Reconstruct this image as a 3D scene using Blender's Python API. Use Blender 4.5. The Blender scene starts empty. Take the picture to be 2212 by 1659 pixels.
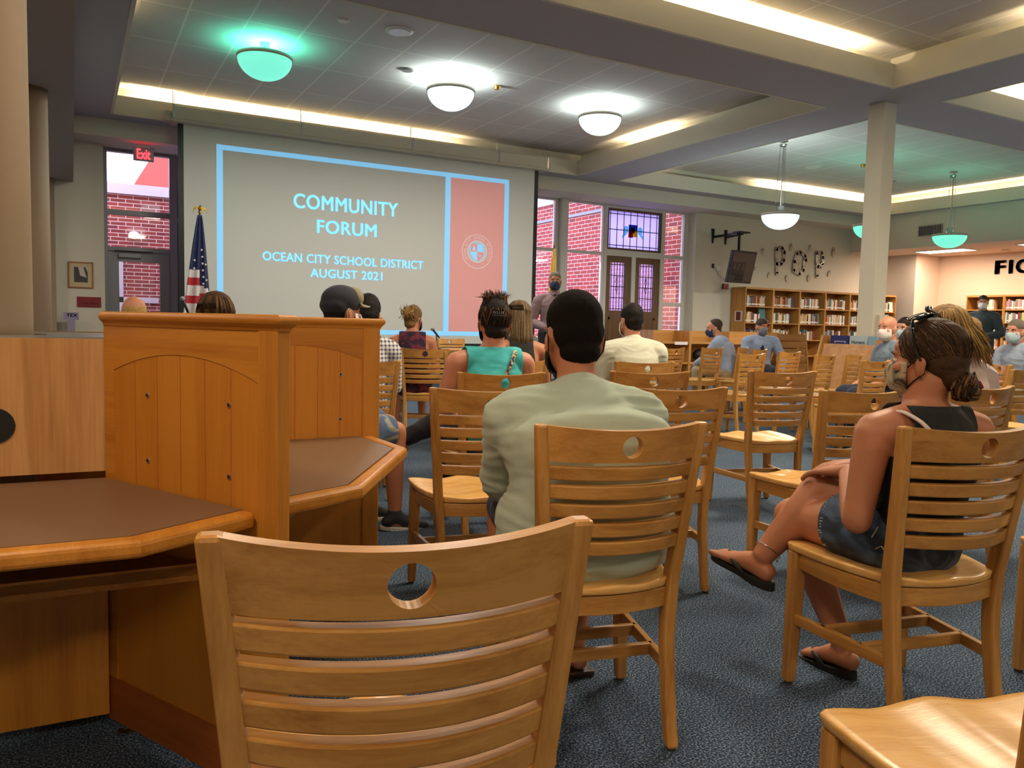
import bpy, bmesh, math, random
from mathutils import Vector, Matrix, Euler
random.seed(7)
SC = bpy.context.scene
COL = SC.collection
PI = math.pi

# ------------------------------------------------------------------ camera, world, exposure
EYE = Vector((0.0, 0.0, 1.12))
FPX = 1719.5
YAW, PITCH, ROLL = math.radians(28.955), math.radians(-4.287), math.radians(1.346)
_f = Vector((math.sin(YAW)*math.cos(PITCH), math.cos(YAW)*math.cos(PITCH), math.sin(PITCH)))
_r = Vector((math.cos(YAW), -math.sin(YAW), 0.0))
_u = _r.cross(_f)
CR = _r*math.cos(ROLL) + _u*math.sin(ROLL)
CU = -_r*math.sin(ROLL) + _u*math.cos(ROLL)
cam_data = bpy.data.cameras.new('camera')
cam_data.sensor_fit = 'HORIZONTAL'
cam_data.sensor_width = 36.0
cam_data.lens = FPX*36.0/2212.0
cam_data.clip_start = 0.05
cam_data.clip_end = 200
cam = bpy.data.objects.new('camera', cam_data)
m3 = Matrix((CR, CU, -_f)).transposed()
cam.matrix_world = Matrix.Translation(EYE) @ m3.to_4x4()
COL.objects.link(cam)
SC.camera = cam

world = bpy.data.worlds.new('dusk_sky')
SC.world = world
world.use_nodes = True
_bg = world.node_tree.nodes['Background']
_bg.inputs[0].default_value = (0.86, 0.80, 1.0, 1)
_bg.inputs[1].default_value = 4.0

vs = SC.view_settings
vs.view_transform = 'Standard'
vs.look = 'None'
vs.exposure = 0.55
vs.gamma = 1.0
vs.use_curve_mapping = False
SC.cycles.max_bounces = 7
SC.cycles.diffuse_bounces = 4
SC.cycles.glossy_bounces = 3
SC.cycles.transparent_max_bounces = 10
SC.cycles.sample_clamp_indirect = 4.0
SC.cycles.use_denoising = True

# ------------------------------------------------------------------ materials
def hexc(r, g, b):
    def l(c):
        c /= 255.0
        return c/12.92 if c <= 0.04045 else ((c+0.055)/1.055)**2.4
    return (l(r), l(g), l(b), 1.0)
MATS = {}
def nt(name):
    m = bpy.data.materials.new(name); m.use_nodes = True
    t = m.node_tree; b = t.nodes['Principled BSDF']
    MATS[name] = m
    return m, t, b
def plain(name, col, rough=0.6, metal=0.0, spec=0.5, bump=0.0, bscale=60, var=0.0, vscale=8, sheen=0.0):
    m, t, b = nt(name)
    b.inputs['Base Color'].default_value = col
    b.inputs['Roughness'].default_value = rough
    b.inputs['Metallic'].default_value = metal
    b.inputs['Specular IOR Level'].default_value = spec
    if sheen: b.inputs['Sheen Weight'].default_value = sheen
    tc = t.nodes.new('ShaderNodeTexCoord')
    if var:
        n = t.nodes.new('ShaderNodeTexNoise'); n.inputs['Scale'].default_value = vscale; n.inputs['Detail'].default_value = 4
        t.links.new(tc.outputs['Object'], n.inputs['Vector'])
        mx = t.nodes.new('ShaderNodeMix'); mx.data_type = 'RGBA'
        mx.inputs[6].default_value = tuple(c*(1-var) for c in col[:3])+(1,)
        mx.inputs[7].default_value = tuple(min(1, c*(1+var)) for c in col[:3])+(1,)
        t.links.new(n.outputs['Fac'], mx.inputs[0]); t.links.new(mx.outputs[2], b.inputs['Base Color'])
    if bump:
        n = t.nodes.new('ShaderNodeTexNoise'); n.inputs['Scale'].default_value = bscale; n.inputs['Detail'].default_value = 5
        t.links.new(tc.outputs['Object'], n.inputs['Vector'])
        bp = t.nodes.new('ShaderNodeBump'); bp.inputs['Strength'].default_value = bump; bp.inputs['Distance'].default_value = 0.01
        t.links.new(n.outputs['Fac'], bp.inputs['Height']); t.links.new(bp.outputs['Normal'], b.inputs['Normal'])
    return m
def emit(name, col, strength):
    m, t, b = nt(name)
    b.inputs['Base Color'].default_value = col
    b.inputs['Emission Color'].default_value = col
    b.inputs['Emission Strength'].default_value = strength
    b.inputs['Roughness'].default_value = 0.5
    return m
def wood(name, dark, light, axis='X', rough=0.32, scale=1.0, fine=1.0):
    m, t, b = nt(name)
    tc = t.nodes.new('ShaderNodeTexCoord')
    mp = t.nodes.new('ShaderNodeMapping')
    oi = t.nodes.new('ShaderNodeObjectInfo')
    add = t.nodes.new('ShaderNodeVectorMath'); add.operation = 'ADD'
    mul = t.nodes.new('ShaderNodeVectorMath'); mul.operation = 'SCALE'
    cmb = t.nodes.new('ShaderNodeCombineXYZ')
    for i in range(3): t.links.new(oi.outputs['Random'], cmb.inputs[i])
    t.links.new(cmb.outputs[0], mul.inputs[0]); mul.inputs['Scale'].default_value = 7.3
    t.links.new(tc.outputs['Object'], add.inputs[0]); t.links.new(mul.outputs[0], add.inputs[1])
    t.links.new(add.outputs[0], mp.inputs['Vector'])
    s = {'X': (1.2, 22, 22), 'Y': (22, 1.2, 22), 'Z': (22, 22, 1.2)}[axis]
    mp.inputs['Scale'].default_value = tuple(c*scale for c in s)
    n = t.nodes.new('ShaderNodeTexNoise'); n.inputs['Scale'].default_value = 1.0; n.inputs['Detail'].default_value = 5; n.inputs['Distortion'].default_value = 0.6
    t.links.new(mp.outputs[0], n.inputs['Vector'])
    mp2 = t.nodes.new('ShaderNodeMapping'); t.links.new(add.outputs[0], mp2.inputs['Vector'])
    mp2.inputs['Scale'].default_value = tuple(c*9*scale for c in s)
    n2 = t.nodes.new('ShaderNodeTexNoise'); n2.inputs['Scale'].default_value = 1.0; n2.inputs['Detail'].default_value = 3
    t.links.new(mp2.outputs[0], n2.inputs['Vector'])
    ma = t.nodes.new('ShaderNodeMath'); ma.operation = 'MULTIPLY_ADD'
    t.links.new(n2.outputs['Fac'], ma.inputs[0]); ma.inputs[1].default_value = 0.35*fine
    t.links.new(n.outputs['Fac'], ma.inputs[2])
    cr = t.nodes.new('ShaderNodeValToRGB')
    cr.color_ramp.elements[0].position = 0.42; cr.color_ramp.elements[0].color = dark
    cr.color_ramp.elements[1].position = 0.80; cr.color_ramp.elements[1].color = light
    t.links.new(ma.outputs[0], cr.inputs[0])
    hs = t.nodes.new('ShaderNodeHueSaturation')
    mr = t.nodes.new('ShaderNodeMapRange'); mr.inputs[3].default_value = 0.92; mr.inputs[4].default_value = 1.08
    t.links.new(oi.outputs['Random'], mr.inputs[0]); t.links.new(mr.outputs[0], hs.inputs['Value'])
    t.links.new(cr.outputs[0], hs.inputs['Color'])
    t.links.new(hs.outputs[0], b.inputs['Base Color'])
    b.inputs['Roughness'].default_value = rough
    b.inputs['Specular IOR Level'].default_value = 0.45
    bp = t.nodes.new('ShaderNodeBump'); bp.inputs['Strength'].default_value = 0.06; bp.inputs['Distance'].default_value = 0.004
    t.links.new(n2.outputs['Fac'], bp.inputs['Height']); t.links.new(bp.outputs['Normal'], b.inputs['Normal'])
    return m
def gridlines(name, base, line, px, py, ox, oy, w, rough=0.9, noise=0.06):
    """flat tiles in object XY with narrow tee bars"""
    m, t, b = nt(name)
    tc = t.nodes.new('ShaderNodeTexCoord'); sp = t.nodes.new('ShaderNodeSeparateXYZ')
    t.links.new(tc.outputs['Object'], sp.inputs[0])
    outs = []
    for ax, p, o in ((0, px, ox), (1, py, oy)):
        a = t.nodes.new('ShaderNodeMath'); a.operation = 'SUBTRACT'; t.links.new(sp.outputs[ax], a.inputs[0]); a.inputs[1].default_value = o - w/2
        d = t.nodes.new('ShaderNodeMath'); d.operation = 'FLOORED_MODULO'; t.links.new(a.outputs[0], d.inputs[0]); d.inputs[1].default_value = p
        l = t.nodes.new('ShaderNodeMath'); l.operation = 'LESS_THAN'; t.links.new(d.outputs[0], l.inputs[0]); l.inputs[1].default_value = w
        outs.append(l)
    mxm = t.nodes.new('ShaderNodeMath'); mxm.operation = 'MAXIMUM'
    t.links.new(outs[0].outputs[0], mxm.inputs[0]); t.links.new(outs[1].outputs[0], mxm.inputs[1])
    n = t.nodes.new('ShaderNodeTexNoise'); n.inputs['Scale'].default_value = 3; n.inputs['Detail'].default_value = 8
    t.links.new(tc.outputs['Object'], n.inputs['Vector'])
    c0 = t.nodes.new('ShaderNodeMix'); c0.data_type = 'RGBA'
    c0.inputs[6].default_value = tuple(c*(1-noise) for c in base[:3])+(1,); c0.inputs[7].default_value = tuple(min(1, c*(1+noise)) for c in base[:3])+(1,)
    t.links.new(n.outputs['Fac'], c0.inputs[0])
    c1 = t.nodes.new('ShaderNodeMix'); c1.data_type = 'RGBA'
    t.links.new(mxm.outputs[0], c1.inputs[0]); t.links.new(c0.outputs[2], c1.inputs[6]); c1.inputs[7].default_value = line
    t.links.new(c1.outputs[2], b.inputs['Base Color'])
    bp = t.nodes.new('ShaderNodeBump'); bp.inputs['Strength'].default_value = 0.35; bp.inputs['Distance'].default_value = 0.004; bp.invert = True
    t.links.new(mxm.outputs[0], bp.inputs['Height']); t.links.new(bp.outputs['Normal'], b.inputs['Normal'])
    b.inputs['Roughness'].default_value = rough
    return m

OAK_D, OAK_L = hexc(160, 106, 44), hexc(200, 147, 78)
wood('oak_x', OAK_D, OAK_L, 'X'); wood('oak_y', OAK_D, OAK_L, 'Y'); wood('oak_z', OAK_D, OAK_L, 'Z')
wood('oak_seat_lit', hexc(208, 150, 78), hexc(236, 186, 112), 'X', rough=0.25)  # paler than the frame oak: light from above painted into the colour
wood('carrel_z', hexc(170, 104, 28), hexc(200, 134, 48), 'Z', rough=0.38, scale=0.8)
wood('carrel_x', hexc(170, 104, 28), hexc(200, 134, 48), 'X', rough=0.38, scale=0.8)
wood('carrel_plank', hexc(180, 112, 32), hexc(198, 130, 44), 'Z', rough=0.4, scale=0.6)
wood('carrel_face', hexc(166, 116, 62), hexc(202, 152, 96), 'Z', rough=0.42, scale=0.55, fine=1.4)
wood('carrel_kick', hexc(150, 78, 30), hexc(172, 98, 42), 'X', rough=0.4)
wood('shelf_oak', hexc(166, 112, 52), hexc(192, 140, 72), 'Z', rough=0.45, scale=0.7)
wood('shelf_oak_x', hexc(166, 112, 52), hexc(192, 140, 72), 'X', rough=0.45, scale=0.7)
wood('door_oak', hexc(84, 56, 28), hexc(112, 78, 42), 'Z', rough=0.4, scale=0.8)
wood('dark_wood', hexc(40, 20, 18), hexc(58, 30, 26), 'Z', rough=0.4)
plain('laminate', hexc(120, 92, 68), 0.42, var=0.12, vscale=220)
plain('wall_paint', hexc(214, 207, 188), 0.85, bump=0.03, bscale=120)
plain('wall_peach', hexc(226, 200, 174), 0.85, bump=0.03, bscale=120)
plain('wall_grey', hexc(196, 186, 172), 0.85)
plain('soffit_paint', hexc(176, 174, 176), 0.9, bump=0.02)
plain('column_paint', hexc(150, 130, 107), 0.75)
plain('column_square', hexc(212, 206, 188), 0.75)
plain('soffit_low', hexc(170, 158, 148), 0.9)
plain('trim_white', hexc(212, 208, 200), 0.5)
plain('frame_grey', hexc(140, 140, 144), 0.45, metal=0.3)
plain('steel', hexc(180, 180, 178), 0.3, metal=0.9)
plain('black', hexc(18, 18, 20), 0.5)
plain('black_metal', hexc(26, 26, 28), 0.4, metal=0.6)
plain('chrome', hexc(205, 205, 205), 0.12, metal=1.0)
plain('gold', hexc(196, 160, 70), 0.3, metal=1.0)
plain('white_plastic', hexc(222, 220, 212), 0.5)
plain('glide', hexc(60, 54, 48), 0.5)
gridlines('ceiling_tile', hexc(202, 198, 194), hexc(228, 224, 218), 0.61, 1.22, 1.761, 11.85, 0.024)

def carpet():
    m, t, b = nt('carpet')
    tc = t.nodes.new('ShaderNodeTexCoord')
    n = t.nodes.new('ShaderNodeTexNoise'); n.inputs['Scale'].default_value = 170; n.inputs['Detail'].default_value = 3
    n2 = t.nodes.new('ShaderNodeTexNoise'); n2.inputs['Scale'].default_value = 2.2; n2.inputs['Detail'].default_value = 5
    v = t.nodes.new('ShaderNodeTexVoronoi'); v.inputs['Scale'].default_value = 210
    for x in (n, n2, v): t.links.new(tc.outputs['Object'], x.inputs['Vector'])
    cr = t.nodes.new('ShaderNodeValToRGB')
    e = cr.color_ramp.elements
    e[0].position = 0.34; e[0].color = hexc(22, 30, 42)
    e[1].position = 0.68; e[1].color = hexc(150, 160, 168)
    k = e.new(0.5); k.color = hexc(60, 80, 104)
    t.links.new(n.outputs['Fac'], cr.inputs[0])
    mx = t.nodes.new('ShaderNodeMix'); mx.data_type = 'RGBA'; mx.blend_type = 'MULTIPLY'; mx.inputs[0].default_value = 0.6
    cr2 = t.nodes.new('ShaderNodeValToRGB'); cr2.color_ramp.elements[0].position = 0.3; cr2.color_ramp.elements[0].color = (0.62, 0.68, 0.74, 1)
    cr2.color_ramp.elements[1].position = 0.7; cr2.color_ramp.elements[1].color = (1, 1, 1, 1)
    t.links.new(n2.outputs['Fac'], cr2.inputs[0])
    t.links.new(cr.outputs[0], mx.inputs[6]); t.links.new(cr2.outputs[0], mx.inputs[7])
    t.links.new(mx.outputs[2], b.inputs['Base Color'])
    b.inputs['Roughness'].default_value = 0.95; b.inputs['Specular IOR Level'].default_value = 0.15
    bp = t.nodes.new('ShaderNodeBump'); bp.inputs['Strength'].default_value = 0.5; bp.inputs['Distance'].default_value = 0.006
    t.links.new(v.outputs['Distance'], bp.inputs['Height']); t.links.new(bp.outputs['Normal'], b.inputs['Normal'])
carpet()
def brick(name, ax, bw, rh):
    m, t, b = nt(name)
    tc = t.nodes.new('ShaderNodeTexCoord'); sp = t.nodes.new('ShaderNodeSeparateXYZ'); cb = t.nodes.new('ShaderNodeCombineXYZ')
    t.links.new(tc.outputs['Object'], sp.inputs[0]); t.links.new(sp.outputs[ax], cb.inputs[0]); t.links.new(sp.outputs[2], cb.inputs[1])
    br = t.nodes.new('ShaderNodeTexBrick')
    br.inputs['Color1'].default_value = hexc(150, 62, 58); br.inputs['Color2'].default_value = hexc(112, 50, 52); br.inputs['Mortar'].default_value = hexc(214, 190, 186)
    br.inputs['Scale'].default_value = 1.0; br.inputs['Mortar Size'].default_value = 0.007
    br.inputs['Brick Width'].default_value = bw; br.inputs['Row Height'].default_value = rh
    br.inputs['Bias'].default_value = -0.2
    t.links.new(cb.outputs[0], br.inputs['Vector'])
    t.links.new(br.outputs['Color'], b.inputs['Base Color']); b.inputs['Roughness'].default_value = 0.9
    return m
brick('brick_xz', 0, 0.25, 0.068); brick('brick_yz', 1, 0.33, 0.108)
def glass(name, tint, refl=0.12):
    m = bpy.data.materials.new(name); m.use_nodes = True; t = m.node_tree; t.nodes.clear(); MATS[name] = m
    o = t.nodes.new('ShaderNodeOutputMaterial'); tr = t.nodes.new('ShaderNodeBsdfTransparent'); g = t.nodes.new('ShaderNodeBsdfGlossy')
    tr.inputs[0].default_value = tint; g.inputs['Roughness'].default_value = 0.03
    fr = t.nodes.new('ShaderNodeFresnel'); fr.inputs[0].default_value = 1.5
    ad = t.nodes.new('ShaderNodeMath'); ad.operation = 'ADD'; ad.inputs[1].default_value = refl*0.3
    t.links.new(fr.outputs[0], ad.inputs[0])
    mx = t.nodes.new('ShaderNodeMixShader'); t.links.new(ad.outputs[0], mx.inputs[0]); t.links.new(tr.outputs[0], mx.inputs[1]); t.links.new(g.outputs[0], mx.inputs[2])
    t.links.new(mx.outputs[0], o.inputs[0])
    return m
glass('window_glass', (0.97, 0.96, 1, 1))
def stained(name, col, clear=0.5):
    m = bpy.data.materials.new(name); m.use_nodes = True; t = m.node_tree; t.nodes.clear(); MATS[name] = m
    o = t.nodes.new('ShaderNodeOutputMaterial'); tr = t.nodes.new('ShaderNodeBsdfTransparent'); g = t.nodes.new('ShaderNodeBsdfTranslucent')
    tr.inputs[0].default_value = col; g.inputs[0].default_value = col
    mx = t.nodes.new('ShaderNodeMixShader'); mx.inputs[0].default_value = 1-clear
    t.links.new(tr.outputs[0], mx.inputs[1]); t.links.new(g.outputs[0], mx.inputs[2]); t.links.new(mx.outputs[0], o.inputs[0])
    return m
stained('glass_lilac', (0.58, 0.57, 0.84, 1), 0.25); stained('glass_clear', (0.76, 0.70, 0.90, 1), 0.8)
stained('glass_teal', (0.35, 0.75, 0.72, 1), 0.3); stained('glass_blue', (0.07, 0.12, 0.35, 1), 0.3); stained('glass_yellow', (0.6, 0.5, 0.05, 1), 0.3); stained('glass_orange', (0.55, 0.2, 0.05, 1), 0.3); stained('glass_red', (0.4, 0.03, 0.05, 1), 0.3)

# ------------------------------------------------------------------ mesh builder
class MB:
    def __init__(s): s.v = []; s.f = []; s.m = []; s.sm = []; s.cm = 0; s.cs = False
    def add(s, vs, fs):
        o = len(s.v); s.v += [Vector(v) for v in vs]
        for f in fs: s.f.append([o+i for i in f]); s.m.append(s.cm); s.sm.append(s.cs)
        return s
    def box(s, c, d, rz=0.0, rot=None):
        x, y, z = d[0]/2, d[1]/2, d[2]/2
        P = [(-x,-y,-z),(x,-y,-z),(x,y,-z),(-x,y,-z),(-x,-y,z),(x,-y,z),(x,y,z),(-x,y,z)]
        R = rot if rot is not None else Matrix.Rotation(rz, 3, 'Z')
        return s.add([R @ Vector(p) + Vector(c) for p in P], [(0,3,2,1),(4,5,6,7),(0,1,5,4),(1,2,6,5),(2,3,7,6),(3,0,4,7)])
    def bx(s, x0, x1, y0, y1, z0, z1):
        return s.box(((x0+x1)/2,(y0+y1)/2,(z0+z1)/2), (abs(x1-x0),abs(y1-y0),abs(z1-z0)))
    def bar(s, p, q, w, h, up=(0,0,1)):
        p, q = Vector(p), Vector(q); t = (q-p).normalized(); u = Vector(up)
        if abs(t.dot(u)) > 0.99: u = Vector((0,1,0))
        a = t.cross(u).normalized(); b = a.cross(t)
        P = []
        for e in (p, q):
            for i, j in ((-1,-1),(1,-1),(1,1),(-1,1)): P.append(e + a*(w/2*i) + b*(h/2*j))
        return s.add(P, [(0,1,2,3),(7,6,5,4),(0,4,5,1),(1,5,6,2),(2,6,7,3),(3,7,4,0)])
    def sweep(s, secs):
        """secs: list of rings (equal point counts); caps both ends"""
        n = len(secs[0]); V = [p for r in secs for p in r]; F = []
        for i in range(len(secs)-1):
            for j in range(n):
                k = (j+1) % n
                F.append((i*n+j, i*n+k, (i+1)*n+k, (i+1)*n+j))
        F.append(tuple(range(n-1,-1,-1))); F.append(tuple(range((len(secs)-1)*n, len(secs)*n)))
        return s.add(V, F)
    def tube(s, pts, r, n=8):
        pts = [Vector(p) for p in pts]; secs = []
        for i, p in enumerate(pts):
            t = ((pts[min(i+1,len(pts)-1)] - pts[max(i-1,0)])).normalized()
            u = Vector((0,0,1)) if abs(t.z) < 0.95 else Vector((0,1,0))
            a = t.cross(u).normalized(); b = a.cross(t); rr = r[i] if isinstance(r, (list,tuple)) else r
            secs.append([p + a*(rr*math.cos(2*PI*k/n)) + b*(rr*math.sin(2*PI*k/n)) for k in range(n)])
        return s.sweep(secs)
    def lathe(s, prof, c=(0,0,0), n=32, close=True):
        c = Vector(c); V = []; F = []; m = len(prof)
        for k in range(n):
            a = 2*PI*k/n
            for r, z in prof: V.append(c + Vector((r*math.cos(a), r*math.sin(a), z)))
        for k in range(n):
            l = (k+1) % n
            for i in range(m-1): F.append((k*m+i, l*m+i, l*m+i+1, k*m+i+1))
        return s.add(V, F)
    def prism(s, poly, z0, z1):
        n = len(poly)
        V = [(x,y,z0) for x,y in poly] + [(x,y,z1) for x,y in poly]
        F = [tuple(range(n-1,-1,-1)), tuple(range(n,2*n))] + [(i,(i+1)%n,n+(i+1)%n,n+i) for i in range(n)]
        return s.add(V, F)
    def ell(s, c, r, n=16, m=10, rot=None):
        c = Vector(c); V = []; F = []
        for i in range(m+1):
            th = PI*i/m
            for k in range(n):
                a = 2*PI*k/n
                p = Vector((r[0]*math.sin(th)*math.cos(a), r[1]*math.sin(th)*math.sin(a), r[2]*math.cos(th)))
                if rot is not None: p = rot @ p
                V.append(c+p)
        for i in range(m):
            for k in range(n):
                l = (k+1) % n; F.append((i*n+k, (i+1)*n+k, (i+1)*n+l, i*n+l))
        return s.add(V, F)
    def xf(s, M, start=0):
        for i in range(start, len(s.v)): s.v[i] = M @ s.v[i]
        return s
    def mesh(s, name, mats, smooth=False):
        me = bpy.data.meshes.new(name); me.from_pydata([tuple(v) for v in s.v], [], s.f)
        for k in (mats if isinstance(mats, (list,tuple)) else [mats]):
            me.materials.append(MATS[k] if isinstance(k, str) else k)
        for p, mi, sm in zip(me.polygons, s.m, s.sm):
            p.material_index = mi; p.use_smooth = smooth or sm
        me.update(); bm = bmesh.new(); bm.from_mesh(me)
        bmesh.ops.remove_doubles(bm, verts=bm.verts, dist=1e-6)
        bmesh.ops.recalc_face_normals(bm, faces=bm.faces); bm.to_mesh(me); bm.free()
        return me
    def build(s, name, mats, parent=None, smooth=False, bevel=0.0, loc=None, segs=2):
        me = s.mesh(name, mats, smooth)
        return link(name, me, parent, bevel, loc, segs)
def link(name, me, parent=None, bevel=0.0, loc=None, segs=2):
    o = bpy.data.objects.new(name, me); COL.objects.link(o)
    if parent: o.parent = parent
    if loc is not None: o.location = loc
    if bevel:
        b = o.modifiers.new('bevel', 'BEVEL'); b.width = bevel; b.segments = segs; b.limit_method = 'ANGLE'; b.angle_limit = math.radians(40)
        b.harden_normals = False
    return o
def tag(o, label=None, cat=None, group=None, kind=None):
    if label: o['label'] = label
    if cat: o['category'] = cat
    if group: o['group'] = group
    if kind: o['kind'] = kind
    return o
def empty(name, loc=(0,0,0), rz=0.0, label=None, cat=None, group=None):
    o = bpy.data.objects.new(name, None); COL.objects.link(o); o.empty_display_size = 0.1
    o.location = loc; o.rotation_euler = (0,0,rz)
    return tag(o, label, cat, group)
def centre(o):
    """move a top-level mesh's origin to its base centre"""
    me = o.data; xs = [v.co for v in me.vertices]
    c = Vector(((min(v.x for v in xs)+max(v.x for v in xs))/2, (min(v.y for v in xs)+max(v.y for v in xs))/2, min(v.z for v in xs)))
    me.transform(Matrix.Translation(-c)); o.location = c
    return o
def copy_tree(o, parent=None):
    c = o.copy(); COL.objects.link(c); c.parent = parent
    for ch in list(o.children): copy_tree(ch, c)
    return c
def struct(o): o['kind'] = 'structure'; return o
def text_mesh(txt, size, depth=0.0, bold=0.0, spacing=1.0, align='CENTER', sx=1.0):
    cu = bpy.data.curves.new('txt', 'FONT'); cu.body = txt; cu.size = size; cu.align_x = align; cu.align_y = 'CENTER'
    cu.extrude = depth; cu.offset = bold; cu.space_character = spacing; cu.resolution_u = 4
    o = bpy.data.objects.new('txt', cu); COL.objects.link(o)
    dg = bpy.context.evaluated_depsgraph_get(); me = bpy.data.meshes.new_from_object(o.evaluated_get(dg))
    bpy.data.objects.remove(o); bpy.data.curves.remove(cu)
    return me
def text_fit(txt, w, h, depth, bold=0.0, spacing=1.0):
    """text scaled to width w and cap height h, centred at the origin, standing in XZ and facing -Y"""
    me = text_mesh(txt, 1.0, 0.0, 0.0, spacing)
    if bold:
        bm = bmesh.new()
        for dx in (-bold, -bold*0.4, bold*0.4, bold):
            for dy in (-bold*0.5, bold*0.5):
                k = me.copy(); k.transform(Matrix.Translation((dx, dy, 0))); bm.from_mesh(k); bpy.data.meshes.remove(k)
        bm.to_mesh(me); bm.free()
    xs = [v.co.x for v in me.vertices]; ys = [v.co.y for v in me.vertices]
    cx, cy = (min(xs)+max(xs))/2, (min(ys)+max(ys))/2
    S = Matrix.Diagonal((w/(max(xs)-min(xs)), h/(max(ys)-min(ys)), 1, 1))
    me.transform(Matrix.Rotation(PI/2, 4, 'X') @ S @ Matrix.Translation((-cx,-cy,0)))
    if depth:
        bm = bmesh.new(); bm.from_mesh(me)
        r = bmesh.ops.extrude_face_region(bm, geom=list(bm.faces))
        bmesh.ops.translate(bm, vec=(0,-depth,0), verts=[e for e in r['geom'] if isinstance(e, bmesh.types.BMVert)])
        bmesh.ops.recalc_face_normals(bm, faces=bm.faces); bm.to_mesh(me); bm.free()
    return me
def lamp(name, kind, loc, energy, col, size=0.1, rot=(0,0,0), size_y=None, parent=None, spread=None):
    l = bpy.data.lights.new(name, kind); l.energy = energy; l.color = col
    if kind == 'AREA':
        l.shape = 'RECTANGLE' if size_y else 'SQUARE'; l.size = size
        if size_y: l.size_y = size_y
        if spread: l.spread = spread
    else: l.shadow_soft_size = size
    o = bpy.data.objects.new(name, l); COL.objects.link(o); o.location = loc; o.rotation_euler = rot
    if parent: o.parent = parent
    return o
# ------------------------------------------------------------------ room shell
XB = ((0.56, 8.42), (9.42, 17.28))
YB = ((7.22, 12.88), (0.56, 6.205), (-6.10, -0.455))
ZS, ZL, ZT, ZF = 3.97, 4.235, 4.40, 3.72
YN = -6.7
m = MB(); m.bx(-4.2, 21.6, YN-0.2, 14.6, -0.2, 0.0); struct(m.build('floor', 'carpet'))
m = MB(); m.bx(-0.3, 17.8, YN-0.2, 14.4, ZT, ZT+0.1); struct(m.build('ceiling', 'ceiling_tile'))
# beams: flat soffit, upright lips at the tray edges and a core carrying the ceiling behind the cove trough
m = MB(); T = 0.04
xs = [0.05, XB[0][0], XB[0][1], XB[1][0], XB[1][1], 17.5]
ys = [YN, YB[2][0], YB[2][1], YB[1][0], YB[1][1], YB[0][0], YB[0][1], 13.3]
T0 = 0.04
ex = lambda L, i, e: L[i] + (T0 if (i == e) else -T0)
for a, b in ((0,1),(2,3),(4,5)): m.bx(xs[a]+(T0 if a else 0), xs[b]-(T0 if b < 5 else 0), YN, 13.3, ZS, ZS+0.05)
for a, b in ((0,1),(2,3),(4,5),(6,7)):
    for x0, x1 in XB: m.bx(x0-T0, x1+T0, ys[a]+(T0 if a else 0), ys[b]-(T0 if b < 7 else 0), ZS, ZS+0.05)
struct(m.build('trim_1', 'soffit_paint'))
m = MB()
for x0, x1 in XB:
    for y0, y1 in YB:
        m.bx(x0-T, x0, y0-T, y1+T, ZS-0.004, ZL); m.bx(x1, x1+T, y0-T, y1+T, ZS-0.004, ZL)
        m.bx(x0, x1, y0-T, y0, ZS-0.004, ZL); m.bx(x0, x1, y1, y1+T, ZS-0.004, ZL)
struct(m.build('trim_2', 'wall_paint'))
m = MB(); G = 0.24
for a, b in ((2,3),): m.bx(xs[a]+G, xs[b]-G, YN, 13.3, ZS+0.05, ZT)
m.bx(0.05, XB[0][0]-G, YN, 13.3, ZS+0.05, ZT); m.bx(XB[1][1]+0.15, 17.5, YN, 13.3, ZS+0.05, ZT)
for a, b in ((2,3),(4,5)):
    m.bx(0.05, 17.5, ys[a]+G, ys[b]-G, ZS+0.05, ZT)
m.bx(0.05, 17.5, 12.88+G, 13.3, ZS+0.05, ZT); m.bx(0.05, 17.5, YN, -6.1-G, ZS+0.05, ZT)
struct(m.build('trim_3', 'wall_paint'))
# header over the window wall
m = MB(); m.bx(0.05, 17.5, 13.3, 14.4, ZF, ZT); struct(m.build('trim_4', 'wall_paint'))
# low side ceilings and their upstands
m = MB(); m.bx(-4.2, 0.05, YN, 14.0, 3.11, 3.25); m.bx(-0.03, 0.05, YN, 14.0, 3.25, ZT); struct(m.build('trim_5', 'soffit_low'))
m = MB(); m.bx(17.62, 21.6, YN, 14.0, 3.15, 3.3); struct(m.build('trim_6', 'wall_peach'))
m = MB(); m.bx(17.5, 17.62, YN, 14.0, 3.15, ZT); struct(m.build('trim_7', 'wall_paint'))
# walls
m = MB(); m.bx(-4.2, 0.455, 13.9, 14.4, 0, 3.72); m.bx(2.95, 7.95, 14.15, 14.4, 0, 3.72); struct(m.build('wall_back', 'wall_paint'))
m = MB(); m.bx(12.33, 21.6, 13.9, 14.4, 0, 3.72); struct(m.build('wall_back_right', 'wall_paint'))
m = MB(); m.bx(-4.4, -4.2, YN-0.2, 14.4, 0, 3.3); struct(m.build('wall_left', 'wall_paint'))
m = MB(); m.bx(-4.4, 21.6, YN-0.4, YN-0.2, 0, 4.4); struct(m.build('wall_near', 'wall_paint'))
m = MB(); m.bx(20.0, 20.2, YN-0.2, 13.9, 0, 3.2); struct(m.build('wall_right', 'wall_peach'))
m = MB(); m.bx(19.0, 20.0, 13.07, 13.9, 0, 3.2); struct(m.build('trim_8', 'wall_grey'))
m = MB(); m.bx(19.002, 20.0, 13.06, 13.07, 0, 3.15); struct(m.build('trim_9', 'wall_peach'))
m = MB(); m.bx(-0.33, -0.2, 13.68, 13.9, 0, 3.11); struct(m.build('trim_10', 'column_paint'))
m = MB(); m.bx(2.95, 7.95, 14.13, 14.15, 0, 0.12); m.bx(-4.2, 0.455, 13.88, 13.9, 0, 0.12); m.bx(12.33, 13.4, 13.88, 13.9, 0, 0.12); struct(m.build('baseboard_back', 'black'))
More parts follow.
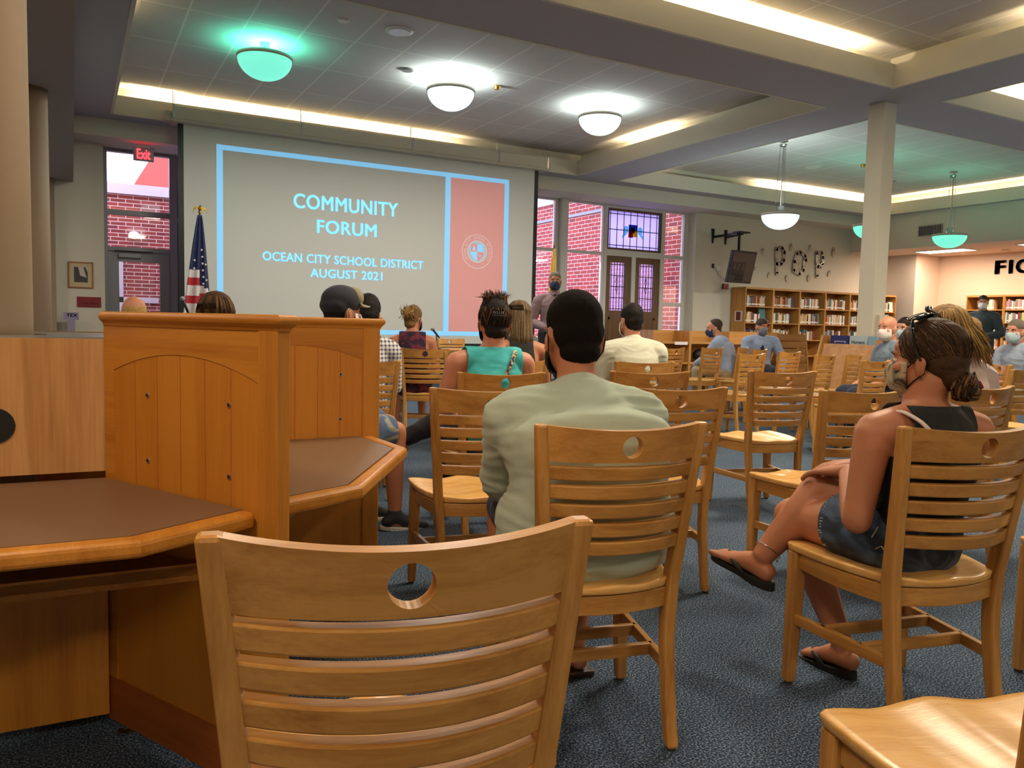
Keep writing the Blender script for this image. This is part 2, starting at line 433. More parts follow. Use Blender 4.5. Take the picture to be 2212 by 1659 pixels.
# columns
def round_column(x, y, r, z1, label, box=None):
    m = MB(); m.lathe([(0.0,0),(r,0),(r,z1),(0,z1)], (0,0,0), 40)
    o = empty('column', (x,y,0), 0, label, 'column')
    o['kind'] = 'structure'
    s = m.build('shaft', 'column_paint', o)
    for p in s.data.polygons: p.use_smooth = abs(p.normal.z) < 0.5
    return o
round_column(-0.222, 2.87, 0.118, 3.11, 'cream round column rising out of the study carrel cluster at left')
round_column(-0.33, 8.45, 0.17, 3.11, 'cream round column standing farther back behind the study carrels')
c = empty('column', (8.92, 6.715, 0), 0, 'slim square white column under the crossing of the ceiling beams', 'column'); c['kind'] = 'structure'
MB().box((0,0,ZS/2), (0.235,0.235,ZS)).build('shaft', 'column_square', c, bevel=0.012)
MB().box((0.03,-0.145,1.17), (0.17,0.06,0.36)).build('junction_box', 'column_square', c, bevel=0.006)

# ------------------------------------------------------------------ lights the room has
WARM = (1.0, 0.80, 0.50)
def cove(x0, y0, x1, y1, e):
    """fluorescent tube lying in the trough behind a tray lip"""
    L = math.hypot(x1-x0, y1-y0); a = math.atan2(y1-y0, x1-x0)
    o = empty('cove_tube', ((x0+x1)/2, (y0+y1)/2, ZS+0.05), a)
    tag(o, None, 'light', 'fluorescent tubes hidden in the ceiling coves')
    m = MB(); m.tube([(-L/2,0,0.055),(L/2,0,0.055)], 0.019, 10); m.build('tube', 'tube_glow', o, smooth=True)
    m = MB(); m.box((0,0,0.018), (L,0.07,0.036)); m.build('batten', 'white_plastic', o)
    lamp('cove_light', 'AREA', (0,0,0.085), e*L, WARM, L, (PI,0,0), 0.06, o)
    return o
emit('tube_glow', (1.0, 0.86, 0.6, 1), 9.0)
CE = 15.0
coves = [
 ('warm cove tube over the projection screen, left length', 0.85, 13.02, 3.0, 13.02, 1.0),
 ('warm cove tube over the projection screen, middle length', 3.05, 13.02, 5.2, 13.02, 1.0),
 ('warm cove tube over the projection screen, short right length', 5.25, 13.02, 6.0, 13.02, 0.7),
 ('short warm cove tube right of the third dome light', 8.56, 10.3, 8.56, 11.5, 0.9),
 ('warm cove tube along the front beam of the near ceiling bay, right length', 5.3, 6.345, 7.8, 6.345, 1.15),
 ('warm cove tube along the front beam of the near ceiling bay, middle length', 2.7, 6.345, 5.2, 6.345, 1.15),
 ('warm cove tube in the far edge of the right ceiling bay, near the corner', 13.4, 13.02, 16.9, 13.02, 1.0),
 ('short warm cove tube at the left end of the right ceiling bay', 9.5, 13.02, 10.2, 13.02, 0.6),
 ('warm cove tube along the right wall side of the right ceiling bay, far length', 17.42, 10.2, 17.42, 12.7, 1.0),
 ('warm cove tube along the right wall side of the right ceiling bay, near length', 17.42, 7.5, 17.42, 10.1, 1.0),
 ('warm cove tube on the right beam of the near ceiling bay', 8.56, 0.9, 8.56, 4.6, 1.0),
 ('warm cove tube in the beam at the upper right corner of the photo', 9.9, 6.345, 14.0, 6.345, 1.15),
 ('added warm cove tube on the unseen rear beam of the near ceiling bay, left length', 0.9, 0.42, 4.4, 0.42, 0.9),  # unseen pair added to light the carrel side facing the camera
 ('added warm cove tube on the unseen rear beam of the near ceiling bay, right length', 4.6, 0.42, 8.1, 0.42, 0.9),
 ('warm cove tube along the left beam of the near ceiling bay', 0.42, 1.2, 0.42, 5.6, 0.8),
 ('warm cove tube behind the left beam of the screen bay', 0.42, 7.5, 0.42, 9.6, 0.25),
]
for lab, x0, y0, x1, y1, k in coves: cove(x0, y0, x1, y1, CE*k)['label'] = lab
def bowl_mat(name, col, s): return emit(name, col, s)
bowl_mat('bowl_white', (0.74, 0.93, 0.89, 1), 0.85); bowl_mat('bowl_teal', (0.17, 0.76, 0.57, 1), 0.75)
plain('bowl_ring', hexc(196, 184, 168), 0.5)
def dome(x, y, zrim, teal, label, hang, e, down=44, dcol=(1.0,0.93,0.82)):
    o = empty('pendant_light', (x,y,zrim), 0, label, 'light', 'glass bowl lights under the ceiling')
    R = 0.325
    m = MB(); pr = [(R*math.cos(a)*0.97, -0.245*math.sin(a)) for a in [PI/2*k/12 for k in range(13)]]
    pr = pr + [(r*0.97, z+0.006) for r, z in reversed(pr)]
    m.lathe(pr, (0,0,0), 40); m.build('bowl', 'bowl_teal' if teal else 'bowl_white', o, smooth=True)
    m = MB(); m.lathe([(R*0.93,0.0),(R*1.0,-0.012),(R*1.01,0.01),(R*1.0,0.032),(R*0.93,0.032),(R*0.93,0.0)], (0,0,0), 40); m.build('rim', 'bowl_ring', o, smooth=True)
    top = ZT - zrim
    if hang:
        m = MB()
        for k in range(3): m.tube([(0.09*math.cos(k*2.1+0.4),0.09*math.sin(k*2.1+0.4),0.2),(0.05*math.cos(k*2.1+0.4),0.05*math.sin(k*2.1+0.4),top-0.07)], 0.005, 6)
        m.build('suspension_wire', 'steel', o)
        m = MB(); m.tube([(0,0,0.1),(0,0,top)], 0.009, 8); m.build('stem', 'steel', o)
        m = MB(); m.lathe([(0.075,0.01),(0.062,0.13),(0.055,0.13),(0.066,0.01)], (0,0,0.03), 20); m.build('lamp_socket', 'chrome', o, smooth=True)
        m = MB(); m.lathe([(0,0),(0.075,0),(0.075,0.03),(0,0.03)], (0,0,top-0.032), 24); m.lathe([(0.05,0),(0.07,0.02),(0.05,0.04)], (0,0,top-0.11), 24); m.build('canopy', 'steel', o)
    else:
        m = MB(); m.tube([(0,0,-0.05),(0,0,top)], 0.012, 8); m.build('stem', 'steel', o)
        m = MB(); m.lathe([(0,0),(0.055,0),(0.055,0.04),(0,0.04)], (0,0,top-0.042), 24); m.build('canopy', 'steel', o)
    lamp('bowl_downlight', 'AREA', (0,0,-0.29), down, dcol, 0.5, (0,0,0), 0.5, o)
    lamp('bulb', 'POINT', (0,0,0.0 if hang else -0.02), e, ((0.40,1.0,0.82) if hang else (0.16,1.0,0.72)) if teal else (0.86,1.0,0.97), 0.09, parent=o)
    return o
dome(2.07, 10.04, 4.215, True, 'teal glowing glass dome light close under the ceiling left of the screen centre', False, 18)
dome(4.51, 10.04, 4.215, False, 'white glowing glass dome light in the middle of the row before the screen', False, 55)
dome(6.95, 10.04, 4.215, False, 'white glowing glass dome light at the right end of the row before the screen', False, 46)
dome(10.80, 10.04, 3.115, False, 'white glass bowl pendant hanging left of the slim white column', True, 62)
dome(13.20, 10.04, 3.115, True, 'teal glass bowl pendant hanging partly behind the slim white column', True, 14)
dome(15.62, 10.04, 3.115, True, 'teal glass bowl pendant hanging before the wall vent at right', True, 11)
# lights of the bays behind and above the photographer
for i, (x, y, e) in enumerate(((2.07,3.4,90),(4.51,3.4,100),(6.95,3.4,100),(2.07,-3.3,90),(6.95,-3.3,90))):
    dome(x, y, 4.215, False, ['','','','',''][i] or 'white glass dome light in a ceiling bay above or behind the audience', False, e*0.4, (74 if x > 3 else 34) if y > 0 else 42, (1.0,0.84,0.62))
for i, (x, y) in enumerate(((10.8,3.4),(14.2,3.4),(10.8,-3.3))):
    dome(x, y, 3.115, False, 'white glass bowl pendant over the side aisle outside the view', True, 36, 62, (1.0,0.86,0.66))
# alcove lights; those over the left aisle are unseen and added
emit('troffer_glow', (1.0, 0.90, 0.78, 1), 5.0)
def troffer(x, y, sx, sy, lab, e, z=3.15, tc_=(1.0,0.76,0.60)):
    o = empty('ceiling_light', (x,y,z), 0, lab, 'light', 'recessed lights of the side aisles')
    MB().box((0,0,-0.006), (sx,sy,0.012)).build('diffuser', 'troffer_glow', o)
    m = MB()
    for s in (-1,1): m.box((s*(sx/2+0.02),0,-0.008),(0.04,sy+0.08,0.016)); m.box((0,s*(sy/2+0.02),-0.008),(sx,0.04,0.016))
    m.build('frame', 'white_plastic', o)
    lamp('troffer_light', 'AREA', (0,0,-0.03), e, tc_, sx, (0,0,0), sy, o)
troffer(18.62, 12.05, 0.58, 1.2, 'bright rectangular ceiling light in the alcove left of the FICTION letters', 52)
troffer(18.62, 9.6, 0.58, 1.2, 'rectangular ceiling light at the right edge of the fiction alcove', 52)
troffer(18.62, 5.0, 0.58, 1.2, 'rectangular alcove ceiling light outside the right edge of the photo', 75)
troffer(-2.2, 5.0, 0.58, 1.2, 'ceiling light added in the unseen low left aisle outside the photo', 22, 3.11)
troffer(-0.85, 0.75, 0.58, 1.2, 'ceiling light assumed in the unseen low left aisle level with the photographer', 25, 3.11, (1.0,0.70,0.42))
troffer(-0.85, -2.2, 0.58, 1.2, 'ceiling light assumed in the unseen low left aisle behind the photographer', 20, 3.11, (1.0,0.70,0.42))
troffer(-2.2, 11.0, 0.58, 1.2, 'ceiling light added in the unseen low left aisle by the courtyard door, outside the photo', 16, 3.11)
# ------------------------------------------------------------------ window wall, doors, outside
YW = 14.2
def frame_mb(m, x0, x1, z0, z1, w, d=0.07, y=YW):
    m.bx(x0, x0+w, y-d/2, y+d/2, z0, z1); m.bx(x1-w, x1, y-d/2, y+d/2, z0, z1)
    m.bx(x0+w, x1-w, y-d/2, y+d/2, z1-w, z1); m.bx(x0+w, x1-w, y-d/2, y+d/2, z0, z0+w)
    return m
def pane(x0, x1, z0, z1, parent, mat='window_glass', y=YW):
    return MB().bx(x0, x1, y-0.004, y+0.004, z0, z1).build('pane', mat, parent)
# left exit door in its grey aluminium frame
d1 = struct(empty('door_1', (0.98, YW, 0))); L = lambda x: x-0.98
def lb(m, x0, x1, y0, y1, z0, z1): return m.bx(L(x0), L(x1), y0, y1, z0, z1)
m = MB()
for x0, x1 in ((0.455,0.51),(1.415,1.53)): lb(m, x0, x1, -0.06, 0.06, 0, ZF)
for z0, z1 in ((3.67,ZF),(2.70,2.78),(2.13,2.20)): lb(m, 0.51, 1.415, -0.06, 0.06, z0, z1)
m.build('frame', 'frame_grey', d1, bevel=0.004)
m = MB(); lb(m, 0.51, 0.665, -0.03, 0.03, 0.02, 2.13); lb(m, 1.265, 1.415, -0.03, 0.03, 0.02, 2.13); lb(m, 0.665, 1.265, -0.03, 0.03, 1.97, 2.13); lb(m, 0.665, 1.265, -0.03, 0.03, 0.02, 0.3)
leaf = m.build('door_leaf', 'frame_grey', d1, bevel=0.003)
lb(MB(), 0.665, 1.265, -0.004, 0.004, 0.3, 1.97).build('pane', 'window_glass', leaf)
m = MB(); lb(m, 0.66, 0.99, -0.10, -0.03, 2.03, 2.10); m.build('closer', 'frame_grey', leaf, bevel=0.006)
m = MB(); m.bar((L(0.60),-0.085,2.135),(L(1.16),-0.085,2.135),0.03,0.012); m.build('closer_arm', 'black_metal', leaf)
m = MB(); m.bar((L(0.60),-0.09,1.02),(L(1.33),-0.09,1.02),0.05,0.05); m.build('push_bar', 'steel', leaf)
lb(MB(), 0.51, 1.415, -0.004, 0.004, 2.78, 3.67).build('transom_pane', 'window_glass', d1)
lb(MB(), 0.51, 1.415, -0.004, 0.004, 2.20, 2.70).build('transom_pane', 'window_glass', d1)

def leaded(parent, x0, x1, z0, z1, cols, rows, mat, y=0.0, border=0.05, r=0.007):
    MB().bx(x0, x1, y-0.003, y+0.003, z0, z1).build('leaded_glass', mat, parent)
    m = MB()
    for i in range(cols+1):
        x = x0+border+(x1-x0-2*border)*i/cols; m.bx(x-r, x+r, y-0.007, y+0.007, z0, z1)
    for k in range(rows+1):
        z = z0+border+(z1-z0-2*border)*k/rows; m.bx(x0, x1, y-0.007, y+0.007, z-r, z+r)
    m.bx(x0-r, x0+r, y-0.007, y+0.007, z0, z1); m.bx(x1-r, x1+r, y-0.007, y+0.007, z0, z1)
    return m.build('lead_came', 'black', parent)
# dark leaded door unit just left of the screen, mostly behind it
d2 = struct(empty('door_2', (2.24, YW, 0)))
m = MB(); frame_mb(m, -0.71, 0.71, 2.72, 3.70, 0.045, 0.08, 0); m.build('transom_frame', 'dark_wood', d2)
leaded(d2, -0.665, 0.665, 2.765, 3.655, 7, 2, 'glass_clear')
MB().bx(-0.71, 0.71, -0.05, 0.05, 2.64, 2.72).build('rail', 'frame_grey', d2)
for s in (-1, 1):
    a, b = (-0.71, -0.03) if s < 0 else (0.03, 0.71)
    m = MB(); m.bx(a, b, -0.03, 0.03, 0.02, 1.45); m.bx(a, b, -0.03, 0.03, 2.5, 2.64); m.bx(a, a+0.12, -0.03, 0.03, 1.45, 2.5); m.bx(b-0.12, b, -0.03, 0.03, 1.45, 2.5)
    lf = m.build('door_leaf', 'dark_wood', d2)
    leaded(lf, a+0.12, b-0.12, 1.45, 2.5, 4, 3, 'glass_clear')
# right window wall
w1 = struct(empty('window_1', (9.0, YW, 0)))
def fr(n, parent, ox, spec, mat='trim_white'):
    m = MB()
    for x0, x1, y0, y1, z0, z1 in spec: m.bx(x0-ox, x1-ox, y0, y1, z0, z1)
    return m.build(n, mat, parent, bevel=0.004)
fr('frame', w1, 9.0, [(7.95,8.0,-.05,.05,0,ZF),(8.76,8.84,-.05,.05,0,ZF),(9.015,9.05,-.05,.05,0,ZF),(9.96,10.03,-.05,.05,0,ZF),
    (8.0,8.76,-.05,.05,2.65,2.71),(8.0,8.76,-.05,.05,3.69,ZF),(9.05,9.96,-.05,.05,2.65,2.71),(9.05,9.96,-.05,.05,3.69,ZF),(8.0,8.76,-.05,.05,0,0.12),(9.05,9.96,-.05,.05,0,0.12)])
fr('post', w1, 9.0, [(8.845,9.01,-.16,.08,0,ZF)])
for x0, x1 in ((8.0,8.76),(9.05,9.96)):
    for z0, z1 in ((0.12,2.65),(2.71,3.69)): pane(x0-9.0, x1-9.0, z0, z1, w1, y=0)
d3 = struct(empty('door_3', (10.82, YW, 0)))
fr('frame', d3, 10.82, [(10.0,10.075,-.06,.06,0,ZF),(11.55,11.64,-.06,.06,0,ZF),(10.075,11.55,-.06,.06,3.66,ZF),(10.075,11.55,-.06,.06,2.645,2.78),(10.755,10.86,-.06,.06,0,2.645)])
m = MB(); frame_mb(m, 10.075-10.82, 11.55-10.82, 2.78, 3.66, 0.045, 0.09, 0); m.build('transom_frame', 'door_oak', d3)
tx0, tx1, tz0, tz1 = 10.12-10.82, 11.505-10.82, 2.825, 3.615
leaded(d3, tx0, tx1, tz0, tz1, 7, 2, 'glass_lilac', border=0.06)
# heraldic shield set in the transom glass with two ribbons
cx, cz = 10.79-10.82, 3.21
m = MB(); m.cm = 0; m.bx(cx-0.12, cx, -0.013, -0.008, cz, cz+0.14); m.cm = 1; m.bx(cx, cx+0.12, -0.013, -0.008, cz-0.12, cz+0.02); m.cm = 2; m.bx(cx-0.06, cx+0.05, -0.0135, -0.008, cz-0.04, cz+0.08)
m.cm = 3; m.bx(cx-0.12, cx, -0.013, -0.008, cz-0.14, cz); m.cm = 0; m.bx(cx, cx+0.12, -0.013, -0.008, cz+0.02, cz+0.14)
m.build('crest', ['glass_blue','glass_yellow','glass_orange','glass_red'], d3)
m = MB()
for s in (-1, 1):
    P = [(0.13,0.08),(0.21,0.11),(0.26,0.05),(0.24,-0.06),(0.29,-0.12),(0.28,-0.17),(0.21,-0.1),(0.14,-0.04)]
    pol = [(cx+s*x, cz+z) for x, z in P]
    n = len(pol); m.add([(x,-0.012,z) for x,z in pol]+[(x,-0.009,z) for x,z in pol], [tuple(range(n)), tuple(range(2*n-1,n-1,-1))]+[(i,(i+1)%n,n+(i+1)%n,n+i) for i in range(n)])
m.build('ribbon', 'glass_teal', d3)
for a, b in ((10.08,10.75),(10.865,11.545)):
    a -= 10.82; b -= 10.82
    m = MB(); m.bx(a, b, -.03, .03, .02, 1.47); m.bx(a, b, -.03, .03, 2.515, 2.645); m.bx(a, a+0.125, -.03, .03, 1.47, 2.515); m.bx(b-0.155, b, -.03, .03, 1.47, 2.515)
    lf = m.build('door_leaf', 'door_oak', d3)
    m = MB(); m.bx(a+0.1, b-0.1, -.038, -.03, 1.28, 1.33); m.bx(a+0.1, b-0.1, -.038, -.03, 0.2, 0.25); m.bx(a+0.1, a+0.14, -.038, -.03, 0.2, 1.33); m.bx(b-0.14, b-0.1, -.038, -.03, 0.2, 1.33); m.build('panel_moulding', 'door_oak', lf)
    leaded(lf, a+0.125, b-0.155, 1.47, 2.515, 4, 4, 'glass_clear', border=0.045)
    mc = (a+b)/2-0.015
    m = MB()
    for s in (-1, 1):
        P = [(0,0.16),(s*0.035,0.05),(0,-0.02),(s*0.035,-0.1),(0,-0.2)]
        for p, q in zip(P, P[1:]): m.bar((mc+p[0],-.008,2.05+p[1]),(mc+q[0],-.008,2.05+q[1]),0.008,0.008)
    m.build('lead_motif', 'black', lf)
    MB().box(((b-0.06) if a < -0.1 else (a+0.06), -.06, 1.02), (0.03,0.06,0.2)).build('handle', 'gold', lf, bevel=0.006)
w2 = struct(empty('window_2', (11.97, YW, 0)))
fr('frame', w2, 11.97, [(11.645,11.66,-.05,.05,0,ZF),(12.20,12.33,-.05,.05,0,ZF),(11.66,12.20,-.05,.05,3.69,ZF),(11.66,12.20,-.05,.05,2.675,2.75),(11.66,12.20,-.05,.05,1.62,1.695),(11.66,12.20,-.05,.05,0.0,0.1)])
for z0, z1 in ((0.1,1.62),(1.695,2.675),(2.75,3.69)): pane(11.66-11.97, 12.20-11.97, z0, z1, w2, y=0)

# outside: brick wings, roof, paving
plain('coping', hexc(200, 196, 206), 0.7); plain('blue_grey_band', hexc(120, 130, 150), 0.5)
plain('roof_red', hexc(170, 80, 70), 0.8); plain('paving', hexc(150, 146, 148), 0.9)
o = empty('courtyard_wall', (1.0, 16.1, 0), 0, 'low brick courtyard wall with pale coping seen through the exit door glass', 'wall')
MB().bx(-3.0, 2.2, -0.05, 0.25, 0, 3.28).build('brickwork', 'brick_xz', o); MB().bx(-3.0, 2.2, -0.12, 0.3, 3.28, 3.46).build('coping', 'coping', o)
m = MB(); m.ell((0.0,-0.12,2.56), (0.09,0.07,0.07)); m.build('wall_lamp', 'white_plastic', o, smooth=True)
m = MB(); m.bx(-0.32, -0.18, -0.1, -0.05, 0, 2.15); m.bx(-0.6, 0.4, -0.1, -0.05, 1.35, 1.45); m.build('white_window_bars', 'coping', o)
o = empty('red_roof', (2.15, 22, 0), 0, 'sloping red roof rising behind the courtyard wall outside the exit door', 'roof')
m = MB(); m.add([(-1.35,0,3.3),(3.5,0,3.3),(3.5,0,11.9),(-1.35,0.6,3.3),(3.5,0.6,3.3),(3.5,0.6,11.9)], [(0,1,2),(3,5,4),(0,3,4,1),(1,4,5,2),(2,5,3,0)]); m.build('roof_slope', 'roof_red', o)
o = empty('brick_wing', (12.75, 19, 0), 0, 'red brick wing of the building outside the tall windows and oak doors', 'building')
MB().bx(0, 0.3, -4.45, 8, 0, 4.75).build('brickwork', 'brick_yz', o); MB().bx(-0.06, 0.36, -4.45, 8, 4.75, 5.15).build('coping', 'coping', o); MB().bx(-0.05, 0.0, -4.45, 8, 4.25, 4.33).build('blue_grey_band', 'blue_grey_band', o)  # blue-grey band runs along the wall below the coping
o = MB().bx(-30, 45, 14.45, 60, -0.25, -0.05).build('ground', 'paving'); struct(o)

# ------------------------------------------------------------------ projection screen and its picture
YSC = 12.75
scr = empty('projection_screen', (4.5, YSC, 0), 0, 'large pull-down projection screen hung from the ceiling before the windows', 'screen')
ox = 4.5
plain('screen_cloth', hexc(206, 206, 200), 0.95)
plain('screen_case', hexc(196, 190, 174), 0.6)
m = MB(); m.bx(1.33-ox, 7.72-ox, 0.0, 0.26, 3.985, 4.175); m.build('housing', 'screen_case', scr, bevel=0.012)
m = MB(); m.bx(1.31-ox, 7.74-ox, -0.015, 0.27, 3.945, 3.985); m.build('housing_lip', 'screen_case', scr, bevel=0.006)
MB().bx(1.22-ox, 1.33-ox, 0.05, 0.22, 3.96, 4.1).build('end_bracket', 'screen_case', scr); MB().bx(7.72-ox, 7.80-ox, 0.05, 0.22, 3.98, 4.1).build('end_bracket', 'screen_case', scr)
for x in (1.34, 3.2, 5.05, 6.7, 7.70):
    m = MB(); m.bar((x-ox,-0.004,3.99),(x-ox,-0.004,4.19),0.03,0.012); m.tube([(x-ox,0.1,4.17),(x-ox,0.1,ZT)],0.006,6); m.tube([(x-ox+0.03,0.2,4.17),(x-ox+0.03,0.2,ZT)],0.006,6); m.build('hanger', 'steel', scr)
m = MB(); m.bx(1.48-ox, 7.48-ox, 0.098, 0.102, 0.757, 3.95); m.build('screen_cloth', 'screen_cloth', scr)
MB().bx(1.40-ox, 1.48-ox, 0.097, 0.103, 0.757, 3.95).build('black_border', 'black', scr); MB().bx(7.48-ox, 7.56-ox, 0.097, 0.103, 0.757, 3.95).build('black_border', 'black', scr)
m = MB(); m.bx(1.40-ox, 7.56-ox, 0.085, 0.115, 0.70, 0.757); m.build('bottom_batten', 'black', scr)
# the projected slide: light on the cloth
emit('slide_blue', (0.20, 0.50, 0.80, 1), 0.46); emit('slide_pink', (0.62, 0.28, 0.26, 1), 0.22); emit('slide_text', (0.30, 0.60, 0.86, 1), 0.46); emit('slide_pale', (0.70, 0.56, 0.60, 1), 0.20); emit('slide_seal', (0.45, 0.52, 0.58, 1), 0.18); emit('slide_red', (0.75, 0.25, 0.25, 1), 0.2)
sl = empty('projected_slide', (ox, YSC+0.096, 0), 0, 'projected slide reading COMMUNITY FORUM with blue frame and pink side panel', 'slide')
m = MB(); y0, y1 = -0.0015, 0.0
m.bx(1.94-ox, 2.03-ox, y0, y1, 0.895, 3.715); m.bx(6.862-ox, 6.952-ox, y0, y1, 0.895, 3.715)
m.bx(2.03-ox, 6.862-ox, y0, y1, 3.64, 3.715); m.bx(2.03-ox, 6.862-ox, y0, y1, 0.895, 0.972); m.bx(5.70-ox, 5.80-ox, y0, y1, 0.972, 3.64)
m.build('blue_frame', 'slide_blue', sl)
MB().bx(5.80-ox, 6.862-ox, y0, y1, 0.972, 3.64).build('pink_panel', 'slide_pink', sl)
for n_, t_, x0, x1, z0, z1, b_ in (('heading','COMMUNITY',3.09,4.835,2.875,3.105,0.022),('heading','FORUM',3.465,4.465,2.51,2.722,0.022),('subheading','OCEAN CITY SCHOOL DISTRICT',2.615,5.308,2.025,2.165,0.018),('subheading','AUGUST 2021',3.362,4.575,1.80,1.94,0.018)):
    me = text_fit(t_, x1-x0, z1-z0, 0.0012, b_, 1.06)
    iv = sorted((min(me.vertices[i].co.x for i in q.vertices), max(me.vertices[i].co.x for i in q.vertices)) for q in me.polygons)
    cuts = []; end = iv[0][1]
    for a_, b__ in iv:
        if a_-end > (z1-z0)*0.33: cuts.append((a_+end)/2)
        end = max(end, b__)
    nw = len(t_.split())
    me.materials.append(MATS['slide_text'])
    for wi in range(len(cuts)+1):
        lo = cuts[wi-1] if wi else -9; hi = cuts[wi] if wi < len(cuts) else 9
        k = me.copy(); bm = bmesh.new(); bm.from_mesh(k); bmesh.ops.delete(bm, geom=[v for v in bm.verts if not lo < v.co.x < hi], context='VERTS'); bm.to_mesh(k); bm.free()
        link(n_, k, sl, loc=((x0+x1)/2-ox, -0.0005, (z0+z1)/2))
sx, sz = 6.335-ox, 2.395
def ring(m, r0, r1, n=48, y=-0.003):
    for k in range(n):
        a, b = 2*PI*k/n, 2*PI*(k+1)/n
        m.add([(sx+r0*math.cos(a),y,sz+r0*math.sin(a)),(sx+r1*math.cos(a),y,sz+r1*math.sin(a)),(sx+r1*math.cos(b),y,sz+r1*math.sin(b)),(sx+r0*math.cos(b),y,sz+r0*math.sin(b))],[(0,1,2,3)])
    return m
m = MB(); m.cm = 0; ring(m, 0.0, 0.185, y=-0.0025); m.cm = 1; ring(m, 0.185, 0.197); ring(m, 0.29, 0.302)
yy = -0.004
m.cm = 2; m.bx(sx+0.005, sx+0.12, yy, yy+0.001, sz+0.005, sz+0.13); m.add([(sx-0.12,yy,sz-0.01),(sx-0.005,yy,sz-0.01),(sx-0.005,yy,sz-0.17),(sx-0.06,yy,sz-0.13),(sx-0.12,yy,sz-0.06)],[(0,1,2,3,4)])
m.cm = 3; m.bx(sx-0.12, sx-0.005, yy, yy+0.001, sz+0.005, sz+0.13); m.add([(sx+0.12,yy,sz-0.01),(sx+0.005,yy,sz-0.01),(sx+0.005,yy,sz-0.17),(sx+0.06,yy,sz-0.13),(sx+0.12,yy,sz-0.06)],[(0,1,2,3,4)])
m.cm = 2; m.add([(sx-0.1,yy-.001,sz+0.02),(sx-0.03,yy-.001,sz+0.02),(sx-0.065,yy-.001,sz+0.12)],[(0,1,2)]); m.add([(sx+0.02,yy-.001,sz-0.03),(sx+0.05,yy-.001,sz-0.1),(sx+0.09,yy-.001,sz-0.05),(sx+0.05,yy-.001,sz-0.07)],[(0,1,2,3)])
m.build('school_seal', ['slide_seal','slide_pale','slide_blue','slide_red'], sl)
ring_txt = 'OCEAN CITY SCHOOL DISTRICT'
bmr = bmesh.new()
for i, chx in enumerate(ring_txt):
    if chx == ' ': continue
    a = math.radians(215 - 250*i/(len(ring_txt)-1))
    me = text_mesh(chx, 0.062)
    me.transform(Matrix.Translation((sx+0.243*math.cos(a), -0.0035, sz+0.243*math.sin(a))) @ Matrix.Rotation(-(a-PI/2), 4, 'Y') @ Matrix.Rotation(PI/2, 4, 'X'))
    bmr.from_mesh(me); bpy.data.meshes.remove(me)
me = bpy.data.meshes.new('seal_lettering'); bmr.to_mesh(me); bmr.free(); me.materials.append(MATS['slide_pale']); link('seal_lettering', me, sl)
# ------------------------------------------------------------------ signs and pictures on the left wall
emit('exit_red', (1.0, 0.06, 0.08, 1), 1.6)
ex = empty('exit_sign', (0.997, 13.6, 3.475), 0, 'grey box with glowing red Exit letters hung over the courtyard door', 'sign')
MB().box((0,0,0.1), (0.285,0.06,0.2)).build('case', 'frame_grey', ex, bevel=0.006); MB().bx(-0.09, 0.09, -0.03, 0.03, 0.2, 0.245).build('canopy', 'trim_white', ex)
me = text_fit('Exit', 0.19, 0.15, 0.004, 0.02); me.materials.append(MATS['exit_red']); link('lettering', me, ex, loc=(0,-0.031,0.1))
pc = empty('framed_picture', (0.13, 13.9, 1.52), 0, 'small framed black and white photograph on the wall left of the exit door', 'picture')
m = MB(); frame_mb(m, -0.168, 0.168, 0, 0.393, 0.014, 0.025, -0.0125); m.build('frame', 'carrel_kick', pc)
plain('mat_board', hexc(196, 178, 140), 0.8); plain('photo_dark', hexc(66, 60, 58), 0.5); plain('photo_pale', hexc(196, 186, 176), 0.5)
MB().bx(-0.155, 0.155, -0.012, -0.004, 0.012, 0.381).build('mat', 'mat_board', pc)
m = MB(); m.bx(-0.092, 0.092, -0.0135, -0.012, 0.085, 0.315); m.cm = 1
m.add([(-0.035,-0.0145,0.315),(0.035,-0.0145,0.315),(0.075,-0.0145,0.16),(-0.01,-0.0145,0.185)],[(0,1,2,3)]); m.add([(0.062,-0.0145,0.315),(0.092,-0.0145,0.315),(0.092,-0.0145,0.24)],[(0,1,2)]); m.build('print', ['photo_dark','photo_pale'], pc)
rd = empty('courtyard_sign', (0.235, 13.895, 1.23), 0, 'dark red plaque lettered COURT YARD 2 low on the left wall', 'sign')
plain('sign_red', hexc(128, 24, 34), 0.5); plain('sign_white', hexc(226, 214, 208), 0.5)
MB().bx(-0.163, 0.163, -0.012, 0.005, 0, 0.157).build('plate', 'sign_red', rd, bevel=0.003)
me = text_fit('COURT YARD 2', 0.27, 0.022, 0.001, 0.01); me.materials.append(MATS['sign_white']); link('lettering', me, rd, loc=(-0.01,-0.012,0.055))
tx = empty('purple_sign', (0.0, 13.7, 1.0), 0, 'lilac card with purple letters TEX standing low by the left wall', 'sign')
plain('card_lilac', hexc(150, 138, 164), 0.6); plain('letter_purple', hexc(84, 56, 116), 0.6)
MB().bx(-0.11, 0.09, -0.01, 0.0, 0.03, 0.145).build('card', 'card_lilac', tx)
me = text_fit('TEX', 0.15, 0.05, 0.001, 0.03); me.materials.append(MATS['letter_purple']); link('lettering', me, tx, loc=(0.0,-0.010,0.1))
MB().bx(-0.06, 0.04, -0.03, 0.03, -1.0, 0.03).build('stand', 'card_lilac', tx)

